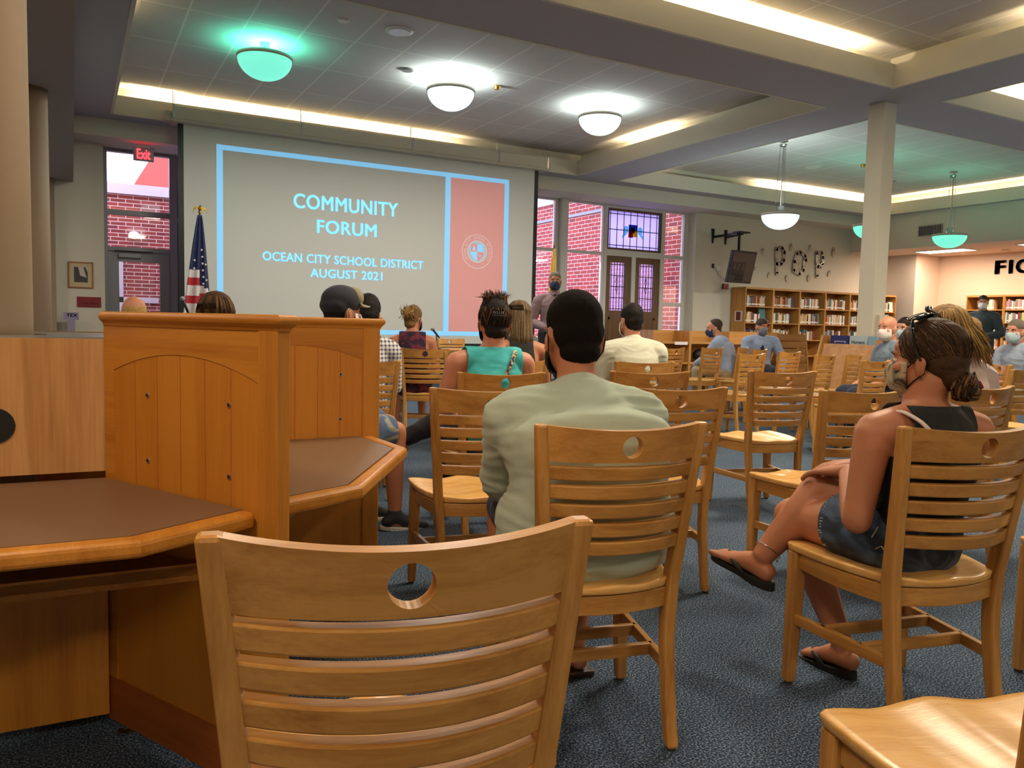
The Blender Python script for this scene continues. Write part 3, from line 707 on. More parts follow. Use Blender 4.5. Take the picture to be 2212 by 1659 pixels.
# ------------------------------------------------------------------ flags
def pole(o, h, base=0.16):
    MB().lathe([(0,0),(base,0),(base,0.02),(base*0.35,0.05),(0,0.05)], (0,0,0), 24).build('base', 'gold', o, smooth=False)
    MB().tube([(0,0,0.04),(0,0,h)], 0.014, 10).build('pole', 'door_oak', o)
fl = empty('american_flag', (1.535, 11.6, 0), 0, 'United States flag draped on a pole with a gold eagle beside the screen', 'flag')
pole(fl, 2.5)
m = MB(); m.ell((0,0,2.53), (0.02,0.02,0.03)); m.ell((0,-0.01,2.575), (0.022,0.03,0.035)); m.ell((0,-0.03,2.612), (0.014,0.018,0.014))
for s in (-1, 1):
    m.sweep([[(s*0.012,-0.012,2.595),(s*0.012,0.012,2.595),(s*0.012,0.012,2.565),(s*0.012,-0.012,2.565)],[(s*0.05,-0.012,2.606),(s*0.05,0.012,2.606),(s*0.05,0.012,2.575),(s*0.05,-0.012,2.575)],[(s*0.078,-0.008,2.585),(s*0.078,0.008,2.585),(s*0.078,0.008,2.55),(s*0.078,-0.008,2.55)],[(s*0.09,-0.004,2.53),(s*0.09,0.004,2.53),(s*0.088,0.004,2.515),(s*0.088,-0.004,2.515)]])
m.build('eagle', 'gold', fl, smooth=False)
plain('flag_navy', hexc(24, 32, 74), 0.7); plain('flag_red', hexc(168, 34, 44), 0.7); plain('flag_white', hexc(206, 196, 194), 0.7)
def drape(o, H0, H1, wtop, wbot, fold, colour, mats, name, skew=0.0, nx=36, nz=44):
    V = []; F = []; MI = []
    for k in range(nz+1):
        t = k/nz; z = H0+(H1-H0)*t; w = wtop+(wbot-wtop)*(t**0.85)
        for i in range(nx+1):
            s = i/nx; x = skew*t + (s-0.55)*w; y = -0.02-fold*(0.25+t)*math.sin(s*PI*5.0+t*1.3)-0.02*t
            V.append((x,y,z))
    for k in range(nz):
        for i in range(nx):
            a = k*(nx+1)+i; F.append((a,a+1,a+nx+2,a+nx+1)); MI.append(colour((i+0.5)/nx, (k+0.5)/nz))
    me = bpy.data.meshes.new(name); me.from_pydata(V, [], F)
    for k in mats: me.materials.append(MATS[k])
    for p, mi in zip(me.polygons, MI): p.material_index = mi; p.use_smooth = True
    f = link(name, me, o); so = f.modifiers.new('s', 'SOLIDIFY'); so.thickness = 0.004
    return f
def usc(s, t):
    tt = t + (0.14*(s-0.5)) 
    if s > 0.56: lim = 0.60+0.12*(s-0.56)
    else: lim = 0.47
    if t < lim: return 0
    return 1 if int((t-0.47)*1.45*9 + (0.35*s if s > 0.56 else 0)) % 2 else 2
cl = drape(fl, 2.49, 0.95, 0.05, 0.40, 0.028, usc, ['flag_navy','flag_red','flag_white'], 'flag_cloth', -0.03)
m = MB()
def star(cx, cz, r, y):
    P = []
    for k in range(10):
        a = PI/2 + PI*k/5; q = r if k % 2 == 0 else r*0.42; P.append((cx+q*math.cos(a), y, cz+q*math.sin(a)))
    m.add(P, [tuple(range(10))])
for cx_, cz_ in ((0.01,2.02),(0.018,1.93),(0.02,1.84),(0.06,1.83),(0.025,1.75),(0.03,1.66),(0.07,1.62),(0.03,1.57),(-0.085,1.77),(-0.08,1.88)): star(cx_, cz_, 0.020, -0.085)
m.build('stars', 'flag_white', cl)
yf = empty('yellow_flag', (7.665, 12.4, 0), 0, 'yellow flag hanging furled on a pole behind the standing speaker', 'flag')
pole(yf, 2.56)
MB().lathe([(0,0),(0.018,0.02),(0.01,0.05),(0,0.09)], (0,0,2.55), 12).build('finial', 'gold', yf)
plain('flag_yellow', hexc(214, 178, 78), 0.7)
drape(yf, 2.5, 0.9, 0.05, 0.30, 0.03, lambda s,t: 0, ['flag_yellow'], 'flag_cloth', -0.06)

# ------------------------------------------------------------------ right wall things
tv = empty('television', (12.80, 12.95, 2.15), 0, 'dark tilted television hanging on a black ceiling-style arm left of the POP letters', 'television')
plain('tv_screen', hexc(34, 28, 28), 0.08, spec=0.8)
plain('tv_reflect_brown', hexc(72, 58, 52), 0.2); plain('tv_reflect_dark', hexc(30, 28, 32), 0.15); plain('tv_reflect_mid', hexc(62, 58, 60), 0.15)
R = Matrix.Rotation(math.radians(3), 4, 'Z') @ Matrix.Rotation(math.radians(13), 4, 'X')
m = MB(); m.box((0,0.03,0), (0.75,0.06,0.70)); m.xf(Matrix.Translation((0.04,0.0,0.33)) @ R); m.build('case', 'black', tv)
m = MB(); m.box((0,-0.002,0.0), (0.69,0.004,0.63)); m.cm = 1; m.box((-0.11,-0.006,-0.04),(0.40,0.004,0.30)); m.box((-0.06,-0.006,-0.24),(0.30,0.004,0.12)); m.cm = 2
for dx in (-0.24,-0.12,0.02): m.box((dx,-0.009,0.01),(0.05,0.002,0.14))
m.box((-0.22,-0.009,-0.24),(0.1,0.002,0.1)); m.xf(Matrix.Translation((0.04,0.0,0.33)) @ R); m.build('screen', ['tv_reflect_brown','tv_reflect_dark','tv_reflect_mid'], tv)  # room reflections painted on the dark glass as flat blocks
m = MB()
m.tube([(-0.08,0.0,0.62),(-0.08,0.0,1.06)],0.03,10); m.box((0.0,0.02,1.08),(0.34,0.2,0.03))
m.bar((-0.08,0.05,1.06),(0.03,0.92,1.06),0.04,0.05); m.bar((0.06,0.05,1.06),(0.42,0.92,1.08),0.04,0.05); m.build('arm', 'black_metal', tv)
for dx in (0.03, 0.42):
    m = MB(); m.sweep([[(dx-0.045,0.935,1.25),(dx+0.045,0.935,1.25),(dx+0.045,0.949,1.25),(dx-0.045,0.949,1.25)],[(dx-0.03,0.92,1.1),(dx+0.03,0.92,1.1),(dx+0.03,0.949,1.1),(dx-0.03,0.949,1.1)],[(dx-0.02,0.935,0.92),(dx+0.02,0.935,0.92),(dx+0.02,0.949,0.92),(dx-0.02,0.949,0.92)]]); m.build('wall_bracket', 'black_metal', tv)
ou = empty('wall_outlet', (12.95, 13.9, 2.5), 0, 'small wall socket with a thin cable left of the hanging television', 'socket')
MB().box((0.08,-0.015,0.0),(0.11,0.03,0.1)).build('plate','white_plastic',ou,bevel=0.004); MB().box((-0.085,-0.02,0.06),(0.035,0.04,0.1)).build('plug','black',ou)
MB().tube([(-0.06,-0.02,0.05),(0.0,-0.03,-0.02),(0.08,-0.03,-0.12),(0.2,-0.03,-0.2),(0.36,-0.04,-0.24),(0.42,-0.3,-0.26),(0.3,-0.75,-0.22)],0.006,6).build('cable','frame_grey',ou)
al = empty('fire_alarm', (13.257, 13.9, 2.05), 0, 'dark red fire alarm box on the wall above the bookcase end', 'alarm')
plain('alarm_red', hexc(112, 28, 32), 0.4)
MB().box((0,-0.03,0.06),(0.155,0.06,0.12)).build('case','alarm_red',al,bevel=0.006); MB().box((0.02,-0.062,0.06),(0.05,0.01,0.05)).build('horn','sign_red',al)
# POP in newsprint letters
def newsprint():
    m, t, b = nt('newsprint')
    tc = t.nodes.new('ShaderNodeTexCoord'); v = t.nodes.new('ShaderNodeTexVoronoi'); v.inputs['Scale'].default_value = 14
    t.links.new(tc.outputs['Object'], v.inputs['Vector']); cr = t.nodes.new('ShaderNodeValToRGB'); e = cr.color_ramp.elements
    e[0].color = hexc(146, 132, 112); e[1].color = hexc(206, 196, 172); k = e.new(0.45); k.color = hexc(176, 150, 128)
    sp = t.nodes.new('ShaderNodeSeparateColor'); t.links.new(v.outputs['Color'], sp.inputs[0]); t.links.new(sp.outputs[0], cr.inputs[0]); t.links.new(cr.outputs[0], b.inputs['Base Color'])
    b.inputs['Roughness'].default_value = 0.35
newsprint(); plain('foil_glint', hexc(226, 216, 196), 0.15)
def flat(polys, holes=None): pass
def strokes(name, loc, label, segs, w, d=0.02, rot=0.0, shine=()):
    o = empty(name, loc, 0, label, 'letter', 'POP letters on the wall')
    m = MB()
    for chain in segs:
        n = len(chain)
        for i in range(n-1):
            p, q = chain[i], chain[i+1]
            m.bar((p[0],-d/2,p[1]),(q[0],-d/2,q[1]),d,w,(0,0,1)) if abs(p[0]-q[0]) > abs(p[1]-q[1]) else m.bar((p[0],-d/2,p[1]),(q[0],-d/2,q[1]),w,d,(0,1,0))
        for p in chain: m.box((p[0],-d/2,p[1]),(w*0.92,d,w*0.92))
    m.xf(Matrix.Rotation(rot,4,'Y')); m.build('letter_shape','newsprint',o)
    if shine:
        m = MB()
        for p, q in shine: m.bar((p[0],-d-0.006,p[1]),(q[0],-d-0.006,q[1]),0.02,0.02,(0,1,0))
        m.build('painted_glint','foil_glint',o)  # pale bars painted in for the foil's reflections
    return o
strokes('wall_letter', (14.90,13.88,2.45), 'patchwork letter P at the left of the word POP', [[(0.0,0.04),(-0.05,0.62),(0.14,0.66),(0.22,0.56),(0.21,0.36),(0.12,0.27),(-0.02,0.27)]], 0.085)
strokes('wall_letter', (15.665,13.88,2.45), 'patchwork letter O in the middle of the word POP', [[(0.0,0.06),(-0.20,0.14),(-0.19,0.36),(-0.11,0.56),(0.0,0.60),(0.17,0.52),(0.21,0.42),(0.14,0.16),(0.0,0.06)]], 0.085, shine=[((0.1,0.28),(0.13,0.40)),((-0.06,0.22),(0.0,0.36)),((0.02,0.14),(0.0,0.24))])
strokes('wall_letter', (16.31,13.88,2.45), 'patchwork letter P at the right of the word POP', [[(0.0,0.04),(-0.06,0.62),(0.12,0.63),(0.17,0.52),(0.16,0.34),(0.1,0.28),(0.0,0.28)]], 0.08, shine=[((0.0,0.36),(0.14,0.26)),((0.06,0.34),(0.2,0.42)),((0.08,0.3),(0.2,0.32)),((-0.06,0.33),(0.02,0.37))])
for i, (x, z, a, b, r, lab) in enumerate(((14.42,2.995,.045,.07,0,'left of and above the first P'),(15.35,3.15,.05,.1,.15,'between the first P and the O, near the top'),(16.01,3.18,.042,.075,.1,'between the O and the second P, near the top'),(16.87,3.13,.06,.13,.12,'right of the second P, largest of the dots'),(16.75,2.585,.042,.09,.5,'right of the foot of the second P'),(16.02,2.43,.05,.095,.0,'between the feet of the O and the second P'),(15.26,2.39,.05,.095,-.1,'between the feet of the first P and the O'),(14.645,2.44,.04,.075,.3,'left of the foot of the first P'),(14.66,2.57,.035,.05,.2,'nearest the television, partly behind it'))):
    m = MB(); m.ell((0,-0.012,0),(a,0.012,b),16,8,Matrix.Rotation(r,3,'Y'))
    o = m.build('wall_dot','newsprint',smooth=True,loc=(x if i != 8 else 14.18,13.895,z)); tag(o,'oval patchwork paper dot '+lab,'decoration','paper dots around POP')
# vent and FICTION letters
vt = empty('air_vent', (17.495,11.72,3.40), 0, 'grey louvred air vent high on the wall above the fiction alcove', 'vent')
m = MB(); m.bx(-0.02,0.0,-0.30,0.30,-0.0,0.25); m.build('frame','frame_grey',vt)
m = MB()
for k in range(14): m.bx(-0.03,-0.02,-0.27+k*0.04,-0.255+k*0.04,0.02,0.23)
m.build('louvre','black_metal',vt)
plain('letter_navy', hexc(34, 34, 58), 0.5)
yl = 11.62
for chx, w in zip('FICTION', (0.26,0.09,0.31,0.28,0.09,0.33,0.30)):
    me = text_fit(chx, w, 0.33, 0.03, 0.05); me.transform(Matrix.Rotation(-PI/2,4,'Z')); me.materials.append(MATS['letter_navy'])
    o = link('wall_letter', me, None, loc=(19.999, yl-w/2, 2.80)); yl -= w+0.075
    tag(o, 'navy block letter %s of the FICTION sign on the peach wall%s' % (chx, {'I':', near its middle' if yl < 10.9 else ', second letter'}.get(chx,'')), 'letter', 'FICTION letters')
# ceiling fittings
def disc(name, x, y, r, label, cat, mat='white_plastic', h=0.02, inner=None, z=ZT):
    o = empty(name,(x,y,z),0,label,cat,'round fittings on the ceiling')
    MB().lathe([(0,0),(r*0.8,0),(r,0.6*h),(r,h),(0,h)],(0,0,-h),28).build('rim',mat,o)
    if inner: MB().lathe([(0,0),(r*0.75,0),(r*0.75,0.01),(0,0.01)],(0,0,-h-0.004),28).build('grille',inner,o)
    return o
disc('ceiling_speaker',3.29,8.77,0.16,'large round ceiling speaker right of the teal dome light','speaker',inner='steel')
disc('ceiling_speaker',3.88,10.03,0.09,'small round ceiling fitting just left of the middle dome light','speaker','steel')
disc('smoke_detector',2.655,8.80,0.06,'small white smoke detector on the ceiling right of the teal dome','detector')
disc('sprinkler',5.19,10.0,0.045,'tan sprinkler head on the ceiling right of the middle dome light','sprinkler','gold',0.05)
disc('ceiling_speaker',13.0,11.3,0.16,'round ceiling speaker left of the slim white column','speaker',inner='white_plastic')
disc('sprinkler',13.6,10.6,0.05,'small sprinkler head on the ceiling just left of the slim white column','sprinkler','gold',0.05)
disc('smoke_detector',15.6,11.4,0.08,'grey smoke detector on the ceiling right of the slim white column','detector','steel')
disc('ceiling_speaker',19.3,11.0,0.1,'small round fitting on the alcove ceiling above the FICTION letters','speaker','wall_grey',z=3.15)
# microphone by the flag
mc = empty('microphone_stand',(1.30,11.0,0),0,'black microphone on a floor stand left of the United States flag','microphone')
MB().lathe([(0,0),(0.14,0),(0.14,0.02),(0.02,0.04),(0,0.04)],(0,0,0),24).build('base','black_metal',mc)
MB().tube([(0,0,0.03),(0,0,1.16)],0.012,8).build('pole','black_metal',mc)
m = MB(); m.tube([(0.02,0,1.14),(-0.05,-0.02,1.32)],[0.013,0.02],12); m.build('microphone','black',mc,smooth=True); m = MB(); m.ell((-0.062,-0.022,1.345),(0.03,0.03,0.034)); m.build('grille','frame_grey',mc,smooth=True)
# ------------------------------------------------------------------ study carrel cluster: six arms round the column
HC = Vector((-0.18, 2.87)); HS = 0.58; ALEN = 1.268; DZ = 0.69; PT = 0.026
arm_ang = [math.radians(a) for a in (0.0, -62.8, -121, -181, -241, -301)]
car_lab = {0: 'golden oak study carrel partition end-on to the screen, second from the camera', 1: 'golden oak study carrel partition nearest the camera with four screw holes', 5: 'study carrel partition on the far side of the cluster, its end showing left of the front partition',
           2: 'study carrel partition left of the near desk, outside the photo', 3: 'study carrel partition on the left side of the cluster', 4: 'study carrel partition at the far left side of the cluster'}
def panel(k):
    a = arm_ang[k]; r0 = HS; r1 = ALEN if k else 1.19; Lp = r1-r0
    o = empty('carrel_partition', (HC.x+r0*math.cos(a), HC.y+r0*math.sin(a), 0), a, car_lab[k], 'partition', 'study carrel partitions')
    zt = 1.095
    m = MB(); m.bx(0, Lp-0.065, -PT/2, PT/2, 0.03, zt); m.build('board', 'carrel_plank', o)
    # grooves and arched rail on both faces
    for s in (-1, 1):
        m = MB(); y0, y1 = s*(PT/2), s*(PT/2+0.0018)
        n = 24; x0, x1 = 0.045, Lp-0.068
        top = [(x0+(x1-x0)*i/n) for i in range(n+1)]
        zar = lambda x: 0.978 + 0.05*(1-((x-(x0+x1)/2)/((x1-x0)/2))**2)
        ring = [(x, zar(x)) for x in top] + [(x1, zt), (x0, zt)]
        V = [(x, y0, z) for x, z in ring] + [(x, y1, z) for x, z in ring]; N = len(ring)
        F = [(i, (i+1)%N, N+(i+1)%N, N+i) for i in range(N)]
        for i in range(n):
            t0, t1 = top[i], top[i+1]
        m.add(V, F)
        V2 = []; F2 = []
        for i in range(n+1):
            V2 += [(top[i], y1, zar(top[i])), (top[i], y1, zt)]
        for i in range(n): F2.append((2*i, 2*i+2, 2*i+3, 2*i+1))
        m.add(V2, F2)
        m.bx(0, x0, y0, y1, 0.03, zt); m.bx(x1, Lp-0.065, y0, y1, 0.03, zt)
        m.build('arched_rail', 'carrel_x', o)
        m = MB()
        for i in range(1, 6):
            x = x0+(x1-x0)*i/6; m.bx(x-0.0012, x+0.0012, s*PT/2, s*(PT/2+0.0006), DZ, zar(x))
        m.build('plank_groove', 'carrel_kick', o)
        for x in (0.285*Lp, 0.754*Lp):
            for z in (0.757, 0.922):
                m = MB(); m.tube([(x, s*(PT/2-0.001), z), (x, s*(PT/2+0.003), z)], 0.0062, 12); m.cm = 1; m.tube([(x, s*(PT/2+0.003), z), (x, s*(PT/2+0.0036), z)], 0.004, 10)
                m.build('screw_hole', ['steel', 'black'], o)
        m = MB(); m.bx(0.0, Lp-0.065, s*PT/2, s*(PT/2+0.003), 0.03, 0.15); m.build('kick_strip', 'carrel_kick', o)
    m = MB(); m.bx(Lp-0.065, Lp, -PT/2-0.005, PT/2+0.005, 0.03, zt); m.build('end_post', 'carrel_z', o, bevel=0.004)
    # moulded cap, mitred round the outer end
    W = [(PT/2+0.004, zt-0.004), (PT/2+0.006, zt+0.004), (PT/2+0.015, zt+0.014), (PT/2+0.018, zt+0.022), (PT/2+0.014, zt+0.031), (PT/2+0.006, zt+0.034)]
    secs = []
    for w, z in W: secs.append((w, z))
    m = MB(); rings = []
    for w, z in secs: rings.append([(0,-w,z),(Lp+w-PT/2,-w,z),(Lp+w-PT/2,w,z),(0,w,z)])
    m.sweep([[Vector(p) for p in r] for r in rings]); m.build('cap_rail', 'carrel_x', o, bevel=0.003)
    for x in (0.06, Lp-0.05):
        MB().lathe([(0,0),(0.022,0),(0.022,0.008),(0.008,0.012),(0.008,0.035),(0,0.035)], (x,0,0), 16).build('levelling_foot', 'chrome', o)
    return o
for k in range(6): panel(k)
desk_lab = {0: 'dark brown laminate carrel desk with oak edge behind the near partition', 1: 'dark brown laminate carrel desk with angled oak edge at the left bottom corner'}
for k in range(6):
    a0, a1 = arm_ang[k], arm_ang[(k+1) % 6]
    if a1 > a0: a1 -= 2*PI
    am = (a0+a1)/2; hl = (a0-a1)/2
    o = empty('carrel_desk', (HC.x, HC.y, 0), am, desk_lab.get(k, 'brown laminate carrel desk on the far side of the cluster, hidden from the camera' if k in (3, 4, 5) else 'brown laminate carrel desk left of the near desk, outside the photo'), 'desk', 'study carrel desks')
    off = PT/2+0.006
    def arm_pt(r, s):   # point at radius r along arm side s (+1 = first arm), pushed off the partition
        b = s*hl; return Vector((r*math.cos(b)+off*math.sin(b)*s*s*(1 if s > 0 else 1), r*math.sin(b))) - Vector((0, s*off))
    inr = HS*math.cos(hl)+0.02
    B = lambda r: (r*math.cos(hl) + off*math.sin(hl), r*math.sin(hl) - off*math.cos(hl))
    pi_, po = B(HS+0.005), B(1.20 if k else 1.165)
    RO = 1.21 if k == 1 else 1.18; HW = 0.33
    poly = [pi_, po, (RO, HW), (RO, -HW), (po[0], -po[1]), (pi_[0], -pi_[1])]
    bi, bo = 0.045, 1.165
    po2 = B(1.152 if k else 1.115)
    inner = [pi_, po2, (RO-0.046, HW-0.02), (RO-0.046, -HW+0.02), (po2[0], -po2[1]), (pi_[0], -pi_[1])]
    m = MB(); m.prism(inner, DZ-0.03, DZ); m.build('laminate_top', 'laminate', o)
    m = MB()
    for i in range(1, 4):
        p0, p1, q1, q0 = poly[i], poly[i+1], inner[i+1], inner[i]
        m.prism([q0, p0, p1, q1], DZ-0.036, DZ+0.0015)
    m.build('edge_band', 'carrel_x', o, bevel=0.012, segs=3)
    # back upright with grommet, low shelf and modesty board
    x = HS*math.cos(hl); hw = HS*math.sin(hl)-0.012
    m = MB(); m.bx(x-0.02, x, -hw, hw, DZ+0.016, 1.056); m.build('back_panel', 'carrel_face', o)
    if k == 1:
        m = MB(); m.tube([(x-0.001, 0.022, 0.835), (x+0.003, 0.022, 0.835)], 0.045, 28); m.build('cable_grommet', 'black', o)
    zsh = 0.53
    sh = [B(HS+0.01), B(0.98), (0.98*math.cos(hl), -B(0.98)[1]), (B(HS+0.01)[0], -B(HS+0.01)[1])]
    m = MB(); m.prism([sh[0], B(0.99), (B(0.99)[0], -B(0.99)[1]), sh[3]], zsh-0.022, zsh); m.build('book_shelf', 'carrel_x', o)
    xf_ = B(0.99)[0]; m = MB(); m.bx(xf_-0.022, xf_, -B(0.99)[1]+0.002, B(0.99)[1]-0.002, zsh-0.036, zsh+0.006); m.build('shelf_edge', 'carrel_x', o)
    m = MB(); m.bx(x+0.01, x+0.03, -hw, hw, 0.05, DZ-0.03); m.build('modesty_panel', 'carrel_z', o)
    for s in (-1, 1):
        q = B(0.80); m = MB(); a = Vector((q[0], s*q[1], DZ-0.04)); b = Vector((B(1.0)[0], s*B(1.0)[1], DZ-0.20)); 
    if k == 0:
        p = B(0.72); q = B(1.10)
        m = MB(); m.bar((p[0]+0.01, p[1]-0.02, DZ-0.30), (q[0], q[1]-0.02, DZ-0.05), 0.02, 0.05); m.build('bracket', 'carrel_x', o)
hub = empty('carrel_hub_top', (HC.x, HC.y, 0), 0, 'grey steel cover strip round the column on top of the carrel hub', 'cover')
m = MB(); R_ = HS*0.80
pts = [(R_*math.cos(a+PI/6), R_*math.sin(a+PI/6)) for a in arm_ang[::-1]]
n = len(pts); ri = 0.13
for i in range(n):
    p, q = pts[i], pts[(i+1)%n]; u = Vector(p).normalized()*ri; v = Vector(q).normalized()*ri
    m.prism([p, q, (v.x,v.y), (u.x,u.y)], 1.035, 1.055)
m.build('cover', 'steel', hub)
# ------------------------------------------------------------------ chairs
def chair_proto():
    o = empty('wooden_chair', (0,0,0))
    zt = 0.880
    def leg_c(z):       # rear leg centreline (u, v) at height z
        u = 0.172 + 0.047*max(0, (z-0.30)/0.58)**1.15
        if z > 0.45: v = 0.058 - 0.058*((z-0.45)/0.43)
        else: v = 0.058 - 0.055*((0.45-z)/0.45)**2
        return u, v
    for s in (-1, 1):
        secs = []
        for i in range(19):
            z = zt*i/18; u, v = leg_c(z); w = 0.017 - 0.0015*z; d = 0.024 - 0.008*abs(z-0.45)/0.45
            secs.append([Vector((s*u+a*w, v+b*d, z)) for a, b in ((-1,-1),(1,-1),(1,1),(-1,1))])
        secs[0] = [p+Vector((0,0,0.008)) for p in secs[0]]
        MB().sweep(secs).build('leg', 'oak_z', o, bevel=0.007)
        MB().lathe([(0,0),(0.013,0),(0.013,0.009),(0,0.009)], (s*leg_c(0)[0], leg_c(0)[1], 0), 12).build('glide', 'glide', o)
        # front leg
        secs = []
        for z, w in ((0.008,0.0165),(0.2,0.020),(0.43,0.022)):
            x = s*(0.205+0.012*(1-z/0.43)); y = 0.425+0.0*z
            secs.append([Vector((x+a*w, y+b*w, z)) for a, b in ((-1,-1),(1,-1),(1,1),(-1,1))])
        MB().sweep(secs).build('leg', 'oak_z', o, bevel=0.006)
        MB().lathe([(0,0),(0.013,0),(0.013,0.009),(0,0.009)], (s*0.217, 0.425, 0), 12).build('glide', 'glide', o)
        u, v = leg_c(0.21)
        MB().bar((s*0.212,0.41,0.215),(s*u,v+0.018,0.215),0.02,0.034).build('side_stretcher', 'oak_y', o, bevel=0.004)
        m = MB(); N = 10; secs = []
        for i in range(N+1):
            t = i/N; p = Vector((s*0.203,0.41,0.403)).lerp(Vector((s*0.176,0.075,0.403)), t); p.x += s*0.018*math.sin(PI*t)
            secs.append([p+Vector((a*0.010,0,b*0.026)) for a, b in ((-1,-1),(1,-1),(1,1),(-1,1))])
        m.sweep(secs).build('side_apron', 'oak_y', o, bevel=0.003)
    MB().bar((-0.205,0.30,0.215),(0.205,0.30,0.215),0.02,0.034).build('cross_stretcher', 'oak_x', o, bevel=0.004)
    MB().bar((-0.188,0.16,0.215),(0.188,0.16,0.215),0.02,0.034).build('cross_stretcher', 'oak_x', o, bevel=0.004)
    MB().bar((-0.2,0.425,0.405),(0.2,0.425,0.405),0.02,0.05).build('front_apron', 'oak_x', o, bevel=0.003)
    m = MB(); secs = []
    for i in range(13):
        t = i/12; x = -0.168+0.336*t; y = 0.062-0.035*math.sin(PI*t)
        secs.append([Vector((x, y+a*0.010, 0.403+b*0.026)) for a, b in ((-1,-1),(1,-1),(1,1),(-1,1))])
    m.sweep(secs).build('rear_apron', 'oak_x', o, bevel=0.003)
    # saddle seat
    NX, NY = 24, 20; V = []; top = []; bot = []
    for j in range(NY+1):
        t = j/NY
        for i in range(NX+1):
            s = -1+2*i/NX
            hwf = 0.238; hwb = 0.172
            hw = hwb+(hwf-hwb)*t + 0.030*math.sin(PI*t)*(1-t*0.4)
            yb = 0.055 - 0.045*(1-s*s)**0.8; yf = 0.468 - 0.018*s*s - 0.012*(abs(s) > 0.9)*((abs(s)-0.9)/0.1)**2
            y = yb+(yf-yb)*t; x = s*hw
            dish = 0.013*math.exp(-((abs(s)-0.42)/0.30)**2)*math.sin(PI*min(1, t*0.9+0.08))**0.7
            front = 0.012*t**6*math.exp(-((abs(s)-0.45)/0.3)**2)
            z = 0.457 - dish - front
            top.append((x,y,z)); bot.append((x*0.975,y-0.004*(t-0.5),0.431-0.3*front))
    n1 = NX+1; T_ = len(top); F = []
    for j in range(NY):
        for i in range(NX):
            a = j*n1+i; F.append((a,a+1,a+n1+1,a+n1)); F.append((T_+a,T_+a+n1,T_+a+n1+1,T_+a+1))
    for i in range(NX):
        F.append((i,T_+i,T_+i+1,i+1)); a = NY*n1+i; F.append((a,a+1,T_+a+1,T_+a))
    for j in range(NY):
        a = j*n1; F.append((a,a+n1,T_+a+n1,T_+a)); a = j*n1+NX; F.append((a,T_+a,T_+a+n1,a+n1))
    m = MB(); m.add(top+bot, F); se = m.build('seat', 'oak_seat_lit', o, smooth=True, bevel=0.006)
    # curved slats between the posts
    def slat(name, z0, z1, dip=0.0, hole=None, th=0.0138):
        N = 32; hwm = lambda z: leg_c(z)[0]-0.012
        def P(t, z, side):
            s = -1+2*t; u, v = leg_c(z); bow = 0.056*(1-s*s)
            return Vector((s*(u-0.010), v - bow + side*th, z))
        zz = lambda t, w: (z0*(1-w)+(z1-dip*(1-(2*t-1)**2))*w)
        V = []; F = []
        M = 8
        if hole is None:
            for i in range(N+1):
                for w, sd in ((0,-1),(1,-1),(1,1),(0,1)): V.append(P(i/N, zz(i/N, w), sd))
            secs = [V[4*i:4*i+4] for i in range(N+1)]
            return MB().sweep(secs).build(name, 'oak_x', o, smooth=False, bevel=0.004)
        # top rail with a round finger hole: strips left and right, polar patch round the hole
        hx, hz, hr = hole; m = MB()
        span = 2*(leg_c((z0+z1)/2)[0]-0.010); dt = 0.05/span
        tl, tr = 0.5-dt, 0.5+dt
        for a, b in ((0, tl), (tr, 1)):
            secs = []
            for i in range(13):
                t = a+(b-a)*i/12; secs.append([P(t, zz(t,w), sd) for w, sd in ((0,-1),(1,-1),(1,1),(0,1))])
            m.sweep(secs)
        K = 40; outer = []
        for k in range(K):
            ang = 2*PI*k/K; c, s_ = math.cos(ang), math.sin(ang); q = max(abs(c), abs(s_)); ou, ow = c/q, s_/q
            outer.append((0.5+dt*ou, 0.5+0.5*ow, ang))
        V = []; F = []
        for t, w, ang in outer:
            zc = zz(t, w)
            ti = 0.5+hr*math.cos(ang)/span; zi = hz+hr*math.sin(ang)
            V += [P(t, zc, -1), P(ti, zi, -1), P(ti, zi, 1), P(t, zc, 1)]
        for k in range(K):
            a = 4*k; b = 4*((k+1)%K)
            for j in range(4): F.append((a+j, b+j, b+(j+1)%4, a+(j+1)%4))
        m.add(V, F)
        return m.build(name, 'oak_x', o, smooth=False, bevel=0.0035)
    slat('top_rail', 0.787, 0.878, 0.011, (0.0, 0.826, 0.0275))
    for k in range(5):
        z1 = 0.776-0.0487*k; slat('slat', z1-0.036, z1, 0.0)
    return o
proto_chair = chair_proto()
def cset(o, x, y, deg, lab, group='oak chairs set out for the audience'):
    o.location = (x,y,0); o.rotation_euler = (0,0,math.radians(deg)); tag(o, lab, 'chair', group)
    return o
